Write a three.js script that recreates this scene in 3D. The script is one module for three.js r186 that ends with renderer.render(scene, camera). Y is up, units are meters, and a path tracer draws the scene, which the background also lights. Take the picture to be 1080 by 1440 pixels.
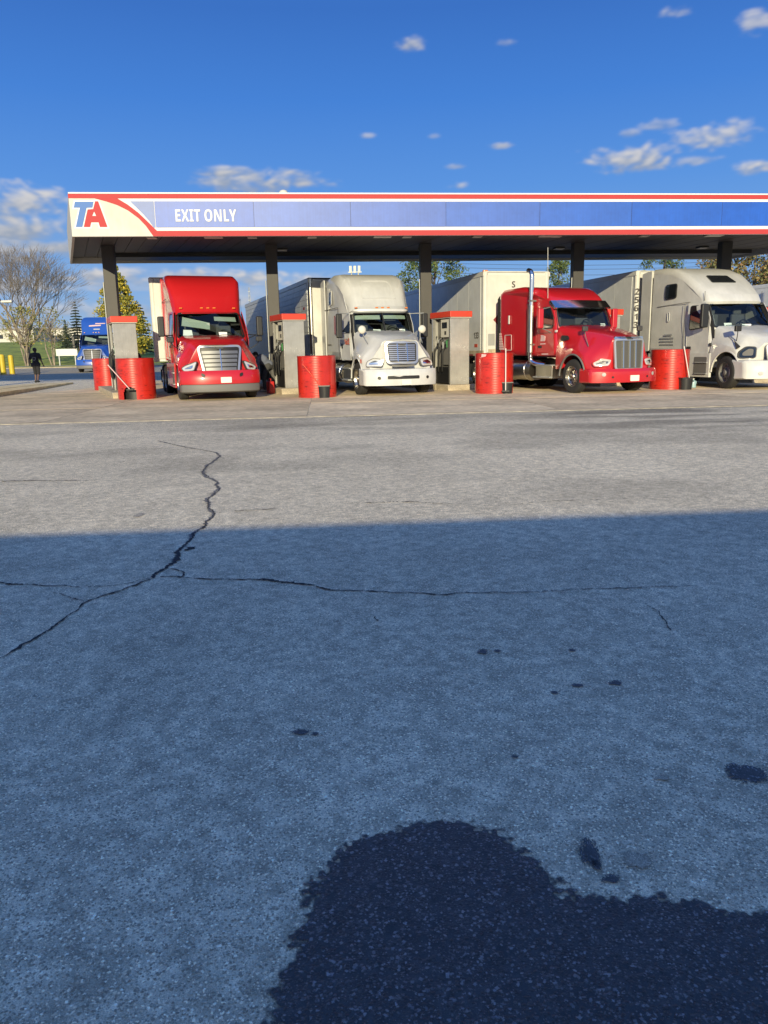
import * as THREE from 'three';
import { RoundedBoxGeometry } from 'three/addons/geometries/RoundedBoxGeometry.js';
import { mergeGeometries, toCreasedNormals } from 'three/addons/utils/BufferGeometryUtils.js';
import { FontLoader } from 'three/addons/loaders/FontLoader.js';
import { MarchingCubes } from 'three/addons/objects/MarchingCubes.js';

// ------------------------------------------------------------------ camera, sky, sun, exposure
const scene = new THREE.Scene();
const EXPOSURE = 1.5;
const FOCAL = 1082, TILT = 11.763, ROLL = 1.1, EYE = 1.361;      // photograph is 1080 x 1440
const camera = new THREE.PerspectiveCamera(2 * Math.atan(720 / FOCAL) * 180 / Math.PI, 0.75, 0.1, 3000);
camera.position.set(0, EYE, 0);
camera.rotation.order = 'YXZ';
camera.rotation.set(-TILT * Math.PI / 180, 0, -ROLL * Math.PI / 180);
camera.updateMatrixWorld(true);
const SUN_TRAVEL = new THREE.Vector3(0.035, -0.24, -1).normalize();   // the way the light goes
const sun = new THREE.DirectionalLight(new THREE.Color(1.0, 0.875, 0.56), 4.25);
sun.position.copy(SUN_TRAVEL).multiplyScalar(-120);
sun.target.position.set(0, 0, -25); sun.position.add(sun.target.position);
sun.castShadow = true; sun.shadow.radius = .6;
sun.shadow.mapSize.set(4096, 4096);
Object.assign(sun.shadow.camera, { left: -80, right: 80, top: 50, bottom: -50, near: 1, far: 320 });
scene.add(sun, sun.target);
const renderer = new THREE.WebGLRenderer({ antialias: true });
renderer.setSize(768, 1024);
renderer.toneMapping = THREE.LinearToneMapping;
renderer.toneMappingExposure = EXPOSURE;
renderer.shadowMap.enabled = true;

// ------------------------------------------------------------------ small mathematics
const { PI, sin, cos, abs, min, max, floor, sqrt, hypot, atan2, asin, exp } = Math;
const R = d => d * PI / 180;
const V = (x, y, z) => new THREE.Vector3(x, y, z);
const clamp = (x, a = 0, b = 1) => min(b, max(a, x));
const lerp = (a, b, t) => a + (b - a) * t;
const smooth = (a, b, x) => { const t = clamp((x - a) / (b - a)); return t * t * (3 - 2 * t); };
function rng(seed) { let a = seed >>> 0; return () => { a = (a + 0x6D2B79F5) | 0; let t = Math.imul(a ^ (a >>> 15), 1 | a); t = (t + Math.imul(t ^ (t >>> 7), 61 | t)) ^ t; return ((t ^ (t >>> 14)) >>> 0) / 4294967296; }; }
function h2(x, y) { let h = Math.imul(x, 374761393) + Math.imul(y, 668265263) | 0; h = Math.imul(h ^ (h >>> 13), 1274126177); return ((h ^ (h >>> 16)) >>> 0) / 4294967296; }
function vnoise(x, y, p = 0) {     // value noise, optionally with whole period p
  const xi = floor(x), yi = floor(y), fx = x - xi, fy = y - yi, u = fx * fx * (3 - 2 * fx), v = fy * fy * (3 - 2 * fy);
  const w = p ? (a => ((a % p) + p) % p) : (a => a);
  const a = h2(w(xi), w(yi)), b = h2(w(xi + 1), w(yi)), c = h2(w(xi), w(yi + 1)), d = h2(w(xi + 1), w(yi + 1));
  return lerp(lerp(a, b, u), lerp(c, d, u), v);
}
function fbm(x, y, o = 5, p = 0) { let s = 0, a = 0.5, n = 0; for (let i = 0; i < o; i++) { s += a * vnoise(x + i * 17.3 * (p ? 0 : 1), y + i * 9.1 * (p ? 0 : 1), p); n += a; a *= 0.5; x *= 2; y *= 2; p *= 2; } return s / n; }
// a pixel of the photograph -> a direction, and points on the ground or at a depth
function pixelRay(px, py) { return V((px - 540) / FOCAL, (720 - py) / FOCAL, -1).applyQuaternion(camera.quaternion); }
function onGround(px, py, y = 0) { const d = pixelRay(px, py); return d.multiplyScalar((y - EYE) / d.y).add(camera.position); }
function atDepth(px, py, z) { const d = pixelRay(px, py); return d.multiplyScalar(z / d.z).add(camera.position); }
function landY(x, z) {             // the lot rises gently on its far left, the lawn beyond it more
  const lot = 0.0105 * max(0, -28 - z) * smooth(-12, -17, x);
  return lot;
}
const lawnY = z => 0.49 + 0.05 * (max(0, -76 - z) - max(0, -160 - z));

// ------------------------------------------------------------------ sky (air and clouds only)
{
  const W = 2048, H = 2048, data = new Float32Array(W * H * 4);
  const stops = [[0, .40, .53, .68], [2.5, .30, .47, .72], [6, .185, .39, .755], [11, .105, .30, .74], [16.4, .058, .222, .67], [21.4, .040, .163, .55], [40, .042, .166, .55], [90, .045, .17, .55]];
  const grad = el => { let i = 0; while (i < stops.length - 2 && el > stops[i + 1][0]) i++; const a = stops[i], b = stops[i + 1], t = clamp((el - a[0]) / (b[0] - a[0])); return [lerp(a[1], b[1], t), lerp(a[2], b[2], t), lerp(a[3], b[3], t)]; };
  const ang = (px, py) => { const d = pixelRay(px, py).normalize(); return [atan2(d.x, -d.z) * 180 / PI, asin(d.y) * 180 / PI]; };
  // clouds of the photograph: pixel centre, half sizes in pixels, thickness, ragged, tint of the belly
  const seen = [
    [40, 284, 80, 30, 1.3, .5, -.05], [-40, 300, 110, 50, 1.2, .5, -.1], [40, 326, 110, 26, 1.2, .45, -.35], [-30, 352, 150, 34, 1.2, .45, -.35], [70, 350, 110, 20, 1.0, .5, -.35],
    [368, 256, 100, 24, 1.3, .45, -.28], [322, 243, 62, 12, 1.0, .5, -.2], [578, 62, 24, 15, .8, .55], [952, 16, 28, 10, .55, .6], [1070, 32, 34, 24, .75, .6],
    [905, 222, 85, 24, .95, .65], [1005, 195, 70, 24, .85, .65], [1072, 234, 40, 14, 1.15, .5], [975, 226, 40, 9, .7, .5], [885, 189, 18, 8, .6, .5], [930, 176, 30, 9, .5, .6],
    [703, 205, 19, 6, .9, .5], [516, 192, 14, 5, .6, .5], [610, 192, 10, 5, .45, .5], [646, 262, 18, 7, .8, .5], [640, 234, 14, 5, .55, .5], [712, 60, 14, 6, .35, .5],
    [150, 392, 110, 18, 1.0, .5], [40, 400, 120, 22, .9, .6], [300, 392, 140, 18, 1.0, .5], [430, 398, 120, 16, .95, .5], [560, 395, 70, 9, .6, .5], [120, 436, 160, 12, .7, .6], [330, 425, 130, 14, .85, .5], [-20, 450, 90, 14, .8, .6], [60, 425, 90, 10, .7, .6],
    [760, 420, 120, 8, .5, .5], [940, 420, 120, 7, .4, .5],
  ].map(([x, y, rx, ry, k, rg, dk = -.08]) => { const c = ang(x, y), e = ang(x + rx, y), f = ang(x, y - ry); return { a: c[0], e: c[1], ra: hypot(e[0] - c[0], e[1] - c[1]), re: hypot(f[1] - c[1], f[0] - c[0]), k, rg, dk }; });
  const sunDir = SUN_TRAVEL.clone().negate(), sAz = atan2(sunDir.x, -sunDir.z) * 180 / PI;
  const d = V(0, 0, 0);
  for (let j = 0; j < H; j++) {
    const el = ((j + .5) / H - .5) * 180, ce = cos(R(el)), se = sin(R(el));
    const g = grad(max(0, el));
    for (let i = 0; i < W; i++) {
      const th = ((i + .5) / W - .5) * 2 * PI; d.set(cos(th) * ce, se, sin(th) * ce);
      let r = g[0], gg = g[1], b = g[2];
      if (el < 0) { const t = clamp(-el / 8); r = lerp(r, .16, t); gg = lerp(gg, .16, t); b = lerp(b, .15, t); }
      else {
        // brighter, whiter air round the low sun (behind the camera)
        const ga = Math.acos(clamp(d.dot(sunDir), -1, 1)) * 180 / PI;
        const glow = .42 * exp(-ga / 34) + .9 * exp(-ga / 11);
        r += glow * .85; gg += glow * .95; b += glow * 1.02;
        if (el < 26) {
          let az = atan2(d.x, -d.z) * 180 / PI, dens = 0, hgt = 0;
          const wx = (fbm(az * .4 + 11, el * .8, 3) - .5) * 2.2, n = fbm((az + wx) * .55 + 40, (el + wx * .4) * 1.15 + 7, 6), n2 = fbm((az - wx) * 1.7 + 5, el * 2.9 + 70, 5);
          if (abs(az) < 38) {
            for (const c of seen) {
              const u = (az - c.a) / c.ra, v = (el - c.e) / c.re; if (abs(u) > 1.9 || abs(v) > 1.9) continue;
              const q = 1 - u * u - (v < 0 ? v * v * 1.5 : v * v);
              const s = smooth(-.05, 1.0, q * .72 + (n - .5) * 2.5 * c.rg + (n2 - .5) * 2.2 * c.rg) * min(1, c.k);
              if (s > dens) { dens = s; hgt = clamp(.5 + c.dk + v * .55 + (n2 - .5) * 1.5); }
            }
          } else {
            const band = smooth(24, 3, el) * smooth(38, 46, abs(az));
            dens = smooth(.50, .66, n * .7 + n2 * .3 + .05 * band) * band * .9; hgt = clamp(.2 + n2 * .9);
          }
          // low broken deck near the horizon
          const deck = smooth(.46, .68, fbm(az * .16 + 3, el * 1.5, 5)) * smooth(8, 1.0, el) * (az < -2 || abs(az) > 40 ? .8 : .8 * smooth(14, -2, az));
          if (deck > dens) { hgt = clamp(.25 + n2 * .8); dens = deck; }
          const cr = lerp(.33, .66, hgt), cg = lerp(.38, .65, hgt), cb = lerp(.47, .66, hgt);
          r = lerp(r, cr, dens); gg = lerp(gg, cg, dens); b = lerp(b, cb, dens);
        }
      }
      const o = (j * W + i) * 4; data[o] = r / EXPOSURE; data[o + 1] = gg / EXPOSURE; data[o + 2] = b / EXPOSURE; data[o + 3] = 1;
    }
  }
  const tex = new THREE.DataTexture(data, W, H, THREE.RGBAFormat, THREE.FloatType);
  tex.mapping = THREE.EquirectangularReflectionMapping; tex.magFilter = tex.minFilter = THREE.LinearFilter; tex.wrapS = THREE.RepeatWrapping; tex.needsUpdate = true;
  scene.background = tex; scene.environment = tex;
}

// ------------------------------------------------------------------ textures
function dataTex(n, fn, { srgb = true, repeat = true } = {}) {
  const a = new Uint8Array(n * n * 4), out = [0, 0, 0];
  for (let j = 0; j < n; j++) for (let i = 0; i < n; i++) { fn(i / n, j / n, out, i, j); const o = (j * n + i) * 4; a[o] = clamp(out[0]) * 255; a[o + 1] = clamp(out[1]) * 255; a[o + 2] = clamp(out[2]) * 255; a[o + 3] = 255; }
  const t = new THREE.DataTexture(a, n, n, THREE.RGBAFormat); if (srgb) t.colorSpace = THREE.SRGBColorSpace;
  t.magFilter = THREE.LinearFilter; t.minFilter = THREE.LinearMipmapLinearFilter; t.generateMipmaps = true;
  if (repeat) t.wrapS = t.wrapT = THREE.RepeatWrapping; t.needsUpdate = true; return t;
}
function scaled(t, metres) { const c = t.clone(); c.repeat.set(1 / metres, 1 / metres); c.needsUpdate = true; return c; }
// stones in bitumen: colour and height, tiling
function aggregate(n, metres, seed, binder, stoneLo, stoneHi, cover, big) {
  const rnd = rng(seed), col = new Float32Array(n * n), hue = new Float32Array(n * n), hgt = new Float32Array(n * n), ppm = n / metres;
  for (let j = 0; j < n; j++) for (let i = 0; i < n; i++) {
    const k = j * n + i, f = fbm(i / n * 64, j / n * 64, 4, 64); col[k] = binder * (.72 + .56 * f) * (.84 + .32 * rnd()); hgt[k] = .15 + .25 * f;
  }
  let area = 0; const want = cover * n * n;
  while (area < want) {
    const rr = (.0012 + .0034 * Math.pow(rnd(), 2.8) * big) * ppm, cx = rnd() * n, cy = rnd() * n, e = .6 + .4 * rnd(), t = rnd() * PI, c = cos(t), s = sin(t);
    const tone = lerp(stoneLo, stoneHi, Math.pow(rnd(), 1.7)), hu = rnd() - .5, m = Math.ceil(rr) + 1, k1 = rnd() * 6, k2 = 2 + floor(rnd() * 3);
    for (let y = -m; y <= m; y++) for (let x = -m; x <= m; x++) {
      const u = (x * c + y * s) / rr, v = (-x * s + y * c) / (rr * e), a = atan2(v, u), q = hypot(u, v) / (1 + .16 * sin(a * k2 + k1)); if (q > 1) continue;
      const k = ((((cy + y) | 0) % n + n) % n) * n + ((((cx + x) | 0) % n + n) % n);
      col[k] = tone * (.92 + .16 * rnd()); hue[k] = hu; hgt[k] = .55 + .4 * sqrt(1 - q * q);
    }
    area += PI * rr * rr * e;
  }
  return { n, col, hue, hgt, map: dataTex(n, (u, v, o, i, j) => { const k = j * n + i, h = hue[k] * .05; o[0] = col[k] * (1 + h); o[1] = col[k]; o[2] = col[k] * (1 - h * 1.2); }), bump: dataTex(n, (u, v, o, i, j) => { o[0] = o[1] = o[2] = hgt[j * n + i]; }, { srgb: false }) };
}
const asphaltTex = aggregate(2048, 3.2, 11, .585, .42, .85, .58, 1);
const wetTex = aggregate(1024, 1.6, 23, .29, .22, .68, .46, 1.2);
const concreteMap = dataTex(1024, (u, v, o) => {
  const a = fbm(u * 8, v * 8, 6, 8), b = fbm(u * 64, v * 64, 3, 64), c = fbm(u * 3 + .3, v * 24, 4, 0);
  const k = .80 + .26 * (a - .5) + .16 * (b - .5); o[0] = k; o[1] = k * .985; o[2] = k * .96;
});
const grimeMap = dataTex(512, (u, v, o) => { const a = fbm(u * 6, v * 6, 5, 6), b = fbm(u * 40, v * 10, 3, 0), k = .955 + .12 * (a - .5) + .04 * (b - .5); o[0] = k; o[1] = k * .995; o[2] = k * .985; });
const steelMap = dataTex(512, (u, v, o) => { const a = fbm(u * 5, v * 5, 5, 5), b = vnoise(u * 256, v * 6), k = .86 + .14 * (a - .5) + .06 * (b - .5); o[0] = k; o[1] = k * .985; o[2] = k * .96; });
const steelRough = dataTex(512, (u, v, o) => { const k = .45 + .5 * (fbm(u * 7 + 2, v * 7, 5, 7) - .3); o[0] = o[1] = o[2] = k; }, { srgb: false });
const grassMap = dataTex(1024, (u, v, o) => { const a = fbm(u * 10, v * 10, 5, 10), b = vnoise(u * 400, v * 400), k = .7 + .5 * (a - .5) + .35 * (b - .5); o[0] = .66 * k + .06 * a; o[1] = .74 * k; o[2] = .33 * k; });
const barkMap = dataTex(256, (u, v, o) => { const k = .7 + .5 * (fbm(u * 20, v * 4, 4, 0) - .4); o[0] = k; o[1] = k * .97; o[2] = k * .93; });

// ------------------------------------------------------------------ materials
const lin = (r, g, b) => new THREE.Color().setRGB(r, g, b);
const std = (c, rough = .7, extra = {}) => new THREE.MeshStandardMaterial({ color: c, roughness: rough, ...extra });
const paint = (c, map, rough = .38, coat = .8) => new THREE.MeshPhysicalMaterial({ color: c, roughness: rough, clearcoat: coat, clearcoatRoughness: .08, ...(map ? { map } : {}) });
const grime2 = scaled(grimeMap, 2.3), steel1 = scaled(steelMap, 1.1), steelR = scaled(steelRough, 1.1);
const M = {
  red: paint(lin(.42, .010, .014), null), red3: paint(lin(.42, .008, .014), null), blueTruck: paint(lin(.018, .075, .36), null),
  white: paint(lin(.54, .55, .57), grime2, .42, .5), white4: paint(lin(.57, .57, .56), grime2, .45, .45), trailerWhite: std(lin(.60, .60, .60), .55, { map: grime2 }), trailerGrey: std(lin(.62, .635, .65), .45, { map: grime2 }),
  aluPanel: std(lin(.52, .53, .53), .42, { map: grime2, metalness: .45 }),
  chrome: std(lin(.72, .72, .72), .12, { metalness: 1 }), polished: std(lin(.62, .61, .58), .28, { metalness: 1, map: steel1 }), castGrey: std(lin(.13, .125, .12), .6),
  steel: std(lin(.60, .605, .61), .42, { metalness: .4, map: steel1, roughnessMap: steelR }),
  black: std(lin(.012, .012, .013), .5), rubber: std(lin(.022, .021, .021), .85, { map: scaled(grimeMap, .7) }), darkGrey: std(lin(.045, .044, .044), .6), mesh: std(lin(.10, .095, .085), .55, { metalness: .4 }), frameMetal: std(lin(.55, .55, .55), .3, { metalness: .75 }), grilleBar: std(lin(.24, .235, .225), .42, { metalness: .7 }),
  interior: std(lin(.022, .022, .026), .9), dash: std(lin(.05, .05, .052), .85), seat: std(lin(.06, .062, .07), .95), shade: std(lin(.26, .30, .26), .8), paper: std(lin(.7, .7, .68), .8),
  glass: new THREE.MeshPhysicalMaterial({ color: lin(.80, .88, .86), roughness: .02, transmission: 1, thickness: 0, ior: 1.5 }),
  darkGlass: new THREE.MeshPhysicalMaterial({ color: lin(.010, .013, .016), roughness: .05, clearcoat: 1, clearcoatRoughness: .02 }),
  lens: new THREE.MeshPhysicalMaterial({ color: lin(.62, .61, .58), roughness: .1, metalness: .35, clearcoat: 1 }), amber: paint(lin(.60, .16, .015), null, .3), plate: std(lin(.62, .62, .58), .6),
  barrel: paint(lin(.52, .020, .012), scaled(dataTex(512, (u, v, o) => { const a = fbm(u * 6, v * 6, 5, 6), sc = smooth(.66, .72, fbm(u * 9 + 3, v * 60, 4)) * .25, k = .93 + .22 * (a - .5) - sc; o[0] = k; o[1] = k; o[2] = k; }), 1.3), .34, .6), capRed: paint(lin(.52, .045, .020), null, .42, .3), capRed2: std(lin(.52, .045, .020), .5),
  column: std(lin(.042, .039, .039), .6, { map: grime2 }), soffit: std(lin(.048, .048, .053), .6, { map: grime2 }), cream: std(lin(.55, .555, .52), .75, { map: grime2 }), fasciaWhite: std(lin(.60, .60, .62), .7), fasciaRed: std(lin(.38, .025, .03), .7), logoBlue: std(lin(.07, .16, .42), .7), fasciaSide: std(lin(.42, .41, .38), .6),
  kerb: std(lin(.62, .54, .42), .9, { map: scaled(concreteMap, 2) }), kerbYellow: std(lin(1.15, .92, .50), .85, { map: scaled(concreteMap, 1.5) }),
  yellow: paint(lin(.56, .42, .02), scaled(grimeMap, 1.2), .5, .2), offWhite: std(lin(.52, .50, .45), .55), bucket: std(lin(.02, .021, .023), .45),
  bark: std(lin(.15, .125, .105), .9, { map: scaled(barkMap, 1) }), barkPale: std(lin(.42, .37, .33), .9, { map: scaled(barkMap, 1) }), leaf: std(lin(1, 1, 1), .75, { vertexColors: true, side: THREE.DoubleSide, }),
  farWall: std(lin(.50, .48, .44), .8), farRoof: std(lin(.20, .19, .19), .8), farGlass: std(lin(.03, .035, .045), .2), galv: std(lin(.34, .35, .36), .5, { metalness: .4 }), wire: std(lin(.03, .03, .03), .7),
  skin: std(lin(.10, .055, .038), .6), skin2: std(lin(.32, .19, .13), .6), hair: std(lin(.012, .010, .010), .8), blackCloth: std(lin(.012, .012, .014), .95), blackCloth2: std(lin(.018, .018, .021), .95), greyPrint: std(lin(.10, .10, .11), .9), greyShirt: std(lin(.12, .135, .19), .95), darkPants: std(lin(.05, .05, .052), .95), redJug: paint(lin(.45, .02, .015), null, .4, .2), shoe: std(lin(.02, .02, .02), .7), paleShoe: std(lin(.3, .28, .25), .8),
  redMark: std(lin(.48, .07, .03), .6), inkDark: std(lin(.05, .045, .045), .7), maroon: std(lin(.16, .012, .02), .6), markWhite: std(lin(.6, .56, .54), .6), markPink: std(lin(.58, .40, .40), .6), hose: std(lin(.016, .016, .017), .6), nozzleGreen: std(lin(.03, .16, .05), .5), storeWall: std(lin(.33, .28, .22), .9, { map: scaled(concreteMap, 3) }),
};

// ------------------------------------------------------------------ geometry and object helpers
function prep(g) {
  let q = g.index ? g.toNonIndexed() : g; for (const k of Object.keys(q.attributes)) if (!['position', 'normal', 'uv', 'color'].includes(k)) q.deleteAttribute(k);
  if (!q.attributes.normal) q.computeVertexNormals(); q.morphAttributes = {}; q.groups = []; q.clearGroups(); return q;
}
function boxUV(g) {
  const p = g.attributes.position, n = g.attributes.normal, uv = new Float32Array(p.count * 2);
  for (let i = 0; i < p.count; i += 3) {
    let nx = 0, ny = 0, nz = 0; for (let k = 0; k < 3; k++) { nx += n.getX(i + k); ny += n.getY(i + k); nz += n.getZ(i + k); } nx = abs(nx); ny = abs(ny); nz = abs(nz);
    for (let k = 0; k < 3; k++) { const x = p.getX(i + k), y = p.getY(i + k), z = p.getZ(i + k), o = (i + k) * 2; if (nx >= ny && nx >= nz) { uv[o] = z; uv[o + 1] = y; } else if (ny >= nz) { uv[o] = x; uv[o + 1] = z; } else { uv[o] = x; uv[o + 1] = y; } }
  }
  g.setAttribute('uv', new THREE.BufferAttribute(uv, 2)); return g;
}
function joined(list) { const a = (Array.isArray(list) ? list : [list]).map(prep); for (const g of a) g.deleteAttribute('uv'); const g = a.length > 1 ? mergeGeometries(a) : a[0]; return boxUV(g); }
const taken = new Map();
function numbered(name) { const n = taken.get(name) || 0; taken.set(name, n + 1); return n ? `${name}_${String(n).padStart(3, '0')}` : name; }
function shadow(o) { o.castShadow = o.receiveShadow = true; return o; }
function part(name, geos, mat, parent) { const m = shadow(new THREE.Mesh(geos.isBufferGeometry && geos.attributes.uv && geos.userData.ready ? geos : joined(geos), mat)); m.name = name; parent.add(m); return m; }
function thing(name, label, category, pos = [0, 0, 0], turn = 0, group) { const o = new THREE.Group(); o.name = numbered(name); o.position.set(...pos); o.rotation.y = turn; o.userData = { label, category }; if (group) o.userData.group = group; scene.add(o); return o; }
function structure(name, geos, mat) { const m = part(numbered(name), geos, mat, scene); m.userData.kind = 'structure'; return m; }
function copyOf(root, label, pos, turn) { const c = root.clone(); c.name = numbered(root.name.replace(/_\d{3}$/, '')); c.userData = { ...root.userData }; if (label) c.userData.label = label; c.position.set(...pos); c.rotation.y = turn ?? root.rotation.y; scene.add(c); return c; }
const bx = (w, h, d, x, y, z, r = 0) => (r ? new RoundedBoxGeometry(w, h, d, 2, r) : new THREE.BoxGeometry(w, h, d)).translate(x, y, z);
function cyl(r1, r2, h, x, y, z, axis = 'y', seg = 20) { const g = new THREE.CylinderGeometry(r1, r2, h, seg); if (axis === 'x') g.rotateZ(PI / 2); if (axis === 'z') g.rotateX(PI / 2); return g.translate(x, y, z); }
function bar(a, b, r, r2 = r, seg = 8) { const d = b.clone().sub(a), g = new THREE.CylinderGeometry(r2, r, d.length(), seg); g.applyQuaternion(new THREE.Quaternion().setFromUnitVectors(V(0, 1, 0), d.clone().normalize())); return g.translate((a.x + b.x) / 2, (a.y + b.y) / 2, (a.z + b.z) / 2); }
const tube = (pts, r, n = 24, seg = 7) => new THREE.TubeGeometry(new THREE.CatmullRomCurve3(pts.map(p => p.isVector3 ? p : V(...p))), n, r, seg);
function fromTris(t, crease = .55) { const g = new THREE.BufferGeometry(); g.setAttribute('position', new THREE.BufferAttribute(new Float32Array(t), 3)); g.computeVertexNormals(); return crease ? toCreasedNormals(g, crease) : g; }
const tri = (o, a, b, c) => o.push(a.x, a.y, a.z, b.x, b.y, b.z, c.x, c.y, c.z);
const quad = (o, a, b, c, d) => { tri(o, a, b, c); tri(o, a, c, d); };
function rounded(pts, r, n = 4) {   // a 2D polygon with rounded corners
  const out = []; const N = pts.length;
  for (let i = 0; i < N; i++) {
    const p = pts[(i + N - 1) % N], q = pts[i], s = pts[(i + 1) % N]; const a = [p[0] - q[0], p[1] - q[1]], b = [s[0] - q[0], s[1] - q[1]], la = hypot(...a), lb = hypot(...b), d = min(r, la * .45, lb * .45);
    const A = [q[0] + a[0] / la * d, q[1] + a[1] / la * d], B = [q[0] + b[0] / lb * d, q[1] + b[1] / lb * d];
    for (let k = 0; k <= n; k++) { const t = k / n, u = 1 - t; out.push([u * u * A[0] + 2 * u * t * q[0] + t * t * B[0], u * u * A[1] + 2 * u * t * q[1] + t * t * B[1]]); }
  } return out;
}
const rect = (x0, y0, x1, y1, r = 0) => r ? rounded([[x0, y0], [x1, y0], [x1, y1], [x0, y1]], r) : [[x0, y0], [x1, y0], [x1, y1], [x0, y1]];
function subdivided(pts, L) { const o = []; pts.forEach((p, i) => { const q = pts[(i + 1) % pts.length], n = max(1, Math.ceil(hypot(q[0] - p[0], q[1] - p[1]) / L)); for (let k = 0; k < n; k++) o.push([lerp(p[0], q[0], k / n), lerp(p[1], q[1], k / n)]); }); return o; }
// a thin plate lying on a curved skin: outline in the skin's two coordinates, map(u, v, offset) -> point
function skin(pts, map, thick = .01, { L = .25, hole, under = -.004 } = {}) {
  const c = subdivided(pts, L).map(p => new THREE.Vector2(...p)), hs = hole ? [subdivided(hole, L).map(p => new THREE.Vector2(...p))] : [];
  if (THREE.ShapeUtils.isClockWise(c)) c.reverse(); hs.forEach(h => { if (!THREE.ShapeUtils.isClockWise(h)) h.reverse(); });
  const all = [...c, ...hs.flat()], f = THREE.ShapeUtils.triangulateShape(c, hs), o = [];
  for (const [a, b, d] of f) tri(o, map(all[a].x, all[a].y, thick), map(all[b].x, all[b].y, thick), map(all[d].x, all[d].y, thick));
  for (const ring of [c, ...hs]) ring.forEach((p, i) => { const q = ring[(i + 1) % ring.length]; quad(o, map(p.x, p.y, under), map(q.x, q.y, under), map(q.x, q.y, thick), map(p.x, p.y, thick)); });
  return fromTris(o, .5);
}
// a body swept across its width from a side profile of [z, y] points; corners rounded by r, the front bowed back towards the sides
function inset(pts, d) {
  const N = pts.length; let A = 0; pts.forEach((p, i) => { const q = pts[(i + 1) % N]; A += p[0] * q[1] - q[0] * p[1]; }); const s = A > 0 ? 1 : -1;
  return pts.map((q, i) => {
    const p = pts[(i + N - 1) % N], t = pts[(i + 1) % N]; let a = [q[0] - p[0], q[1] - p[1]], b = [t[0] - q[0], t[1] - q[1]]; const la = hypot(...a) || 1, lb = hypot(...b) || 1;
    const n1 = [-a[1] / la * s, a[0] / la * s], n2 = [-b[1] / lb * s, b[0] / lb * s]; let m = [n1[0] + n2[0], n1[1] + n2[1]]; const k = max(.35, (m[0] * m[0] + m[1] * m[1]) / 2); return [q[0] + m[0] * d / k, q[1] + m[1] * d / k];
  });
}
function body(profile, hw, { r = .08, steps = 8, bow = () => 0, skip = [], skipS = .86, hollowSides = false } = {}) {
  const rows = []; const s0 = 1 - r / 1.2, ss = [];
  for (let i = 0; i <= steps; i++) ss.push([-s0 + 2 * s0 * i / steps, 0]);
  const e = []; for (let k = 1; k <= 4; k++) { const t = k / 4 * PI / 2; e.push([s0 + (1 - s0) * sin(t), r * (1 - cos(t))]); }
  const cols = [...e.map(([s, d]) => [-s, d]).reverse(), ...ss, ...e];
  for (const v of [-skipS, skipS]) if (skip.length) { const i = cols.findIndex(c => abs(c[0] - v) === min(...cols.map(q => abs(q[0] - v)))); cols[i][0] = v; }
  for (const [s, d] of cols) rows.push(inset(profile, d).map(([z, y]) => V(s * hw(y, z), y, z - bow(s, y, z))));
  const o = [], N = profile.length;
  for (let c = 0; c + 1 < rows.length; c++) for (let i = 0; i < N; i++) { const j = (i + 1) % N; if (skip.includes(i) && abs(cols[c][0]) <= skipS + 1e-6 && abs(cols[c + 1][0]) <= skipS + 1e-6) continue; quad(o, rows[c][i], rows[c][j], rows[c + 1][j], rows[c + 1][i]); }
  if (!hollowSides) for (const c of [0, rows.length - 1]) { const ring = inset(profile, cols[c][1]).map(p => new THREE.Vector2(...p)); for (const [a, b, d] of THREE.ShapeUtils.triangulateShape(ring, [])) tri(o, rows[c][a], rows[c][b], rows[c][d]); }
  return fromTris(o, .5);
}
// a hood lofted along z from keys {z, xo, ysh, xi, yi, yt}; wheel arches cut its lower edge
function hood(keys, axle, arch, yLow, lean, bowF) {
  const z0 = keys[0].z, z1 = keys[keys.length - 1].z, n = 30, rings = [];
  for (let i = 0; i <= n; i++) {
    const z = lerp(z0, z1, i / n); let k = 0; while (k < keys.length - 2 && z < keys[k + 1].z) k++; const a = keys[k], b = keys[k + 1], t = clamp((z - a.z) / (b.z - a.z)), g = f => lerp(a[f], b[f], t);
    const dz = abs(z - axle), yb = dz < arch ? max(yLow, .52 + sqrt(arch * arch - dz * dz)) : yLow; const xo = g('xo'), ysh = max(g('ysh'), yb + .06), xi = g('xi'), yi = max(g('yi'), ysh + .06), yt = max(g('yt'), yi + .02);
    const half = [[xo, yb], [xo + .005, lerp(yb, ysh, .45)], [xo - .015, lerp(yb, ysh, .8)], [xo - .07, ysh], [lerp(xo, xi, .5), lerp(ysh, yi, .36)], [xi + .06, lerp(ysh, yi, .74)], [xi, yi - .02], [xi - .08, lerp(yi, yt, .45)], [xi * .5, lerp(yi, yt, .88)], [0, yt]];
    const w = smooth(-1.0, z0, z), ring = [...half, ...half.slice(0, -1).reverse().map(([x, y]) => [-x, y])].map(([x, y]) => V(x, y, z + w * (-(y - yLow) * lean - bowF * x * x)));
    rings.push(ring);
  }
  const o = [], m = rings[0].length;
  for (let i = 0; i < n; i++) for (let k = 0; k + 1 < m; k++) quad(o, rings[i][k], rings[i][k + 1], rings[i + 1][k + 1], rings[i + 1][k]);
  for (const q of [rings[0], rings[n]]) { const f = THREE.ShapeUtils.triangulateShape(q.map(p => new THREE.Vector2(p.x, p.y)), []); for (const [a, b, c] of f) tri(o, q[a], q[b], q[c]); }
  return fromTris(o, .6);
}
const font = await new FontLoader().loadAsync('fonts/droid/droid_sans_bold.typeface.json');
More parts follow.
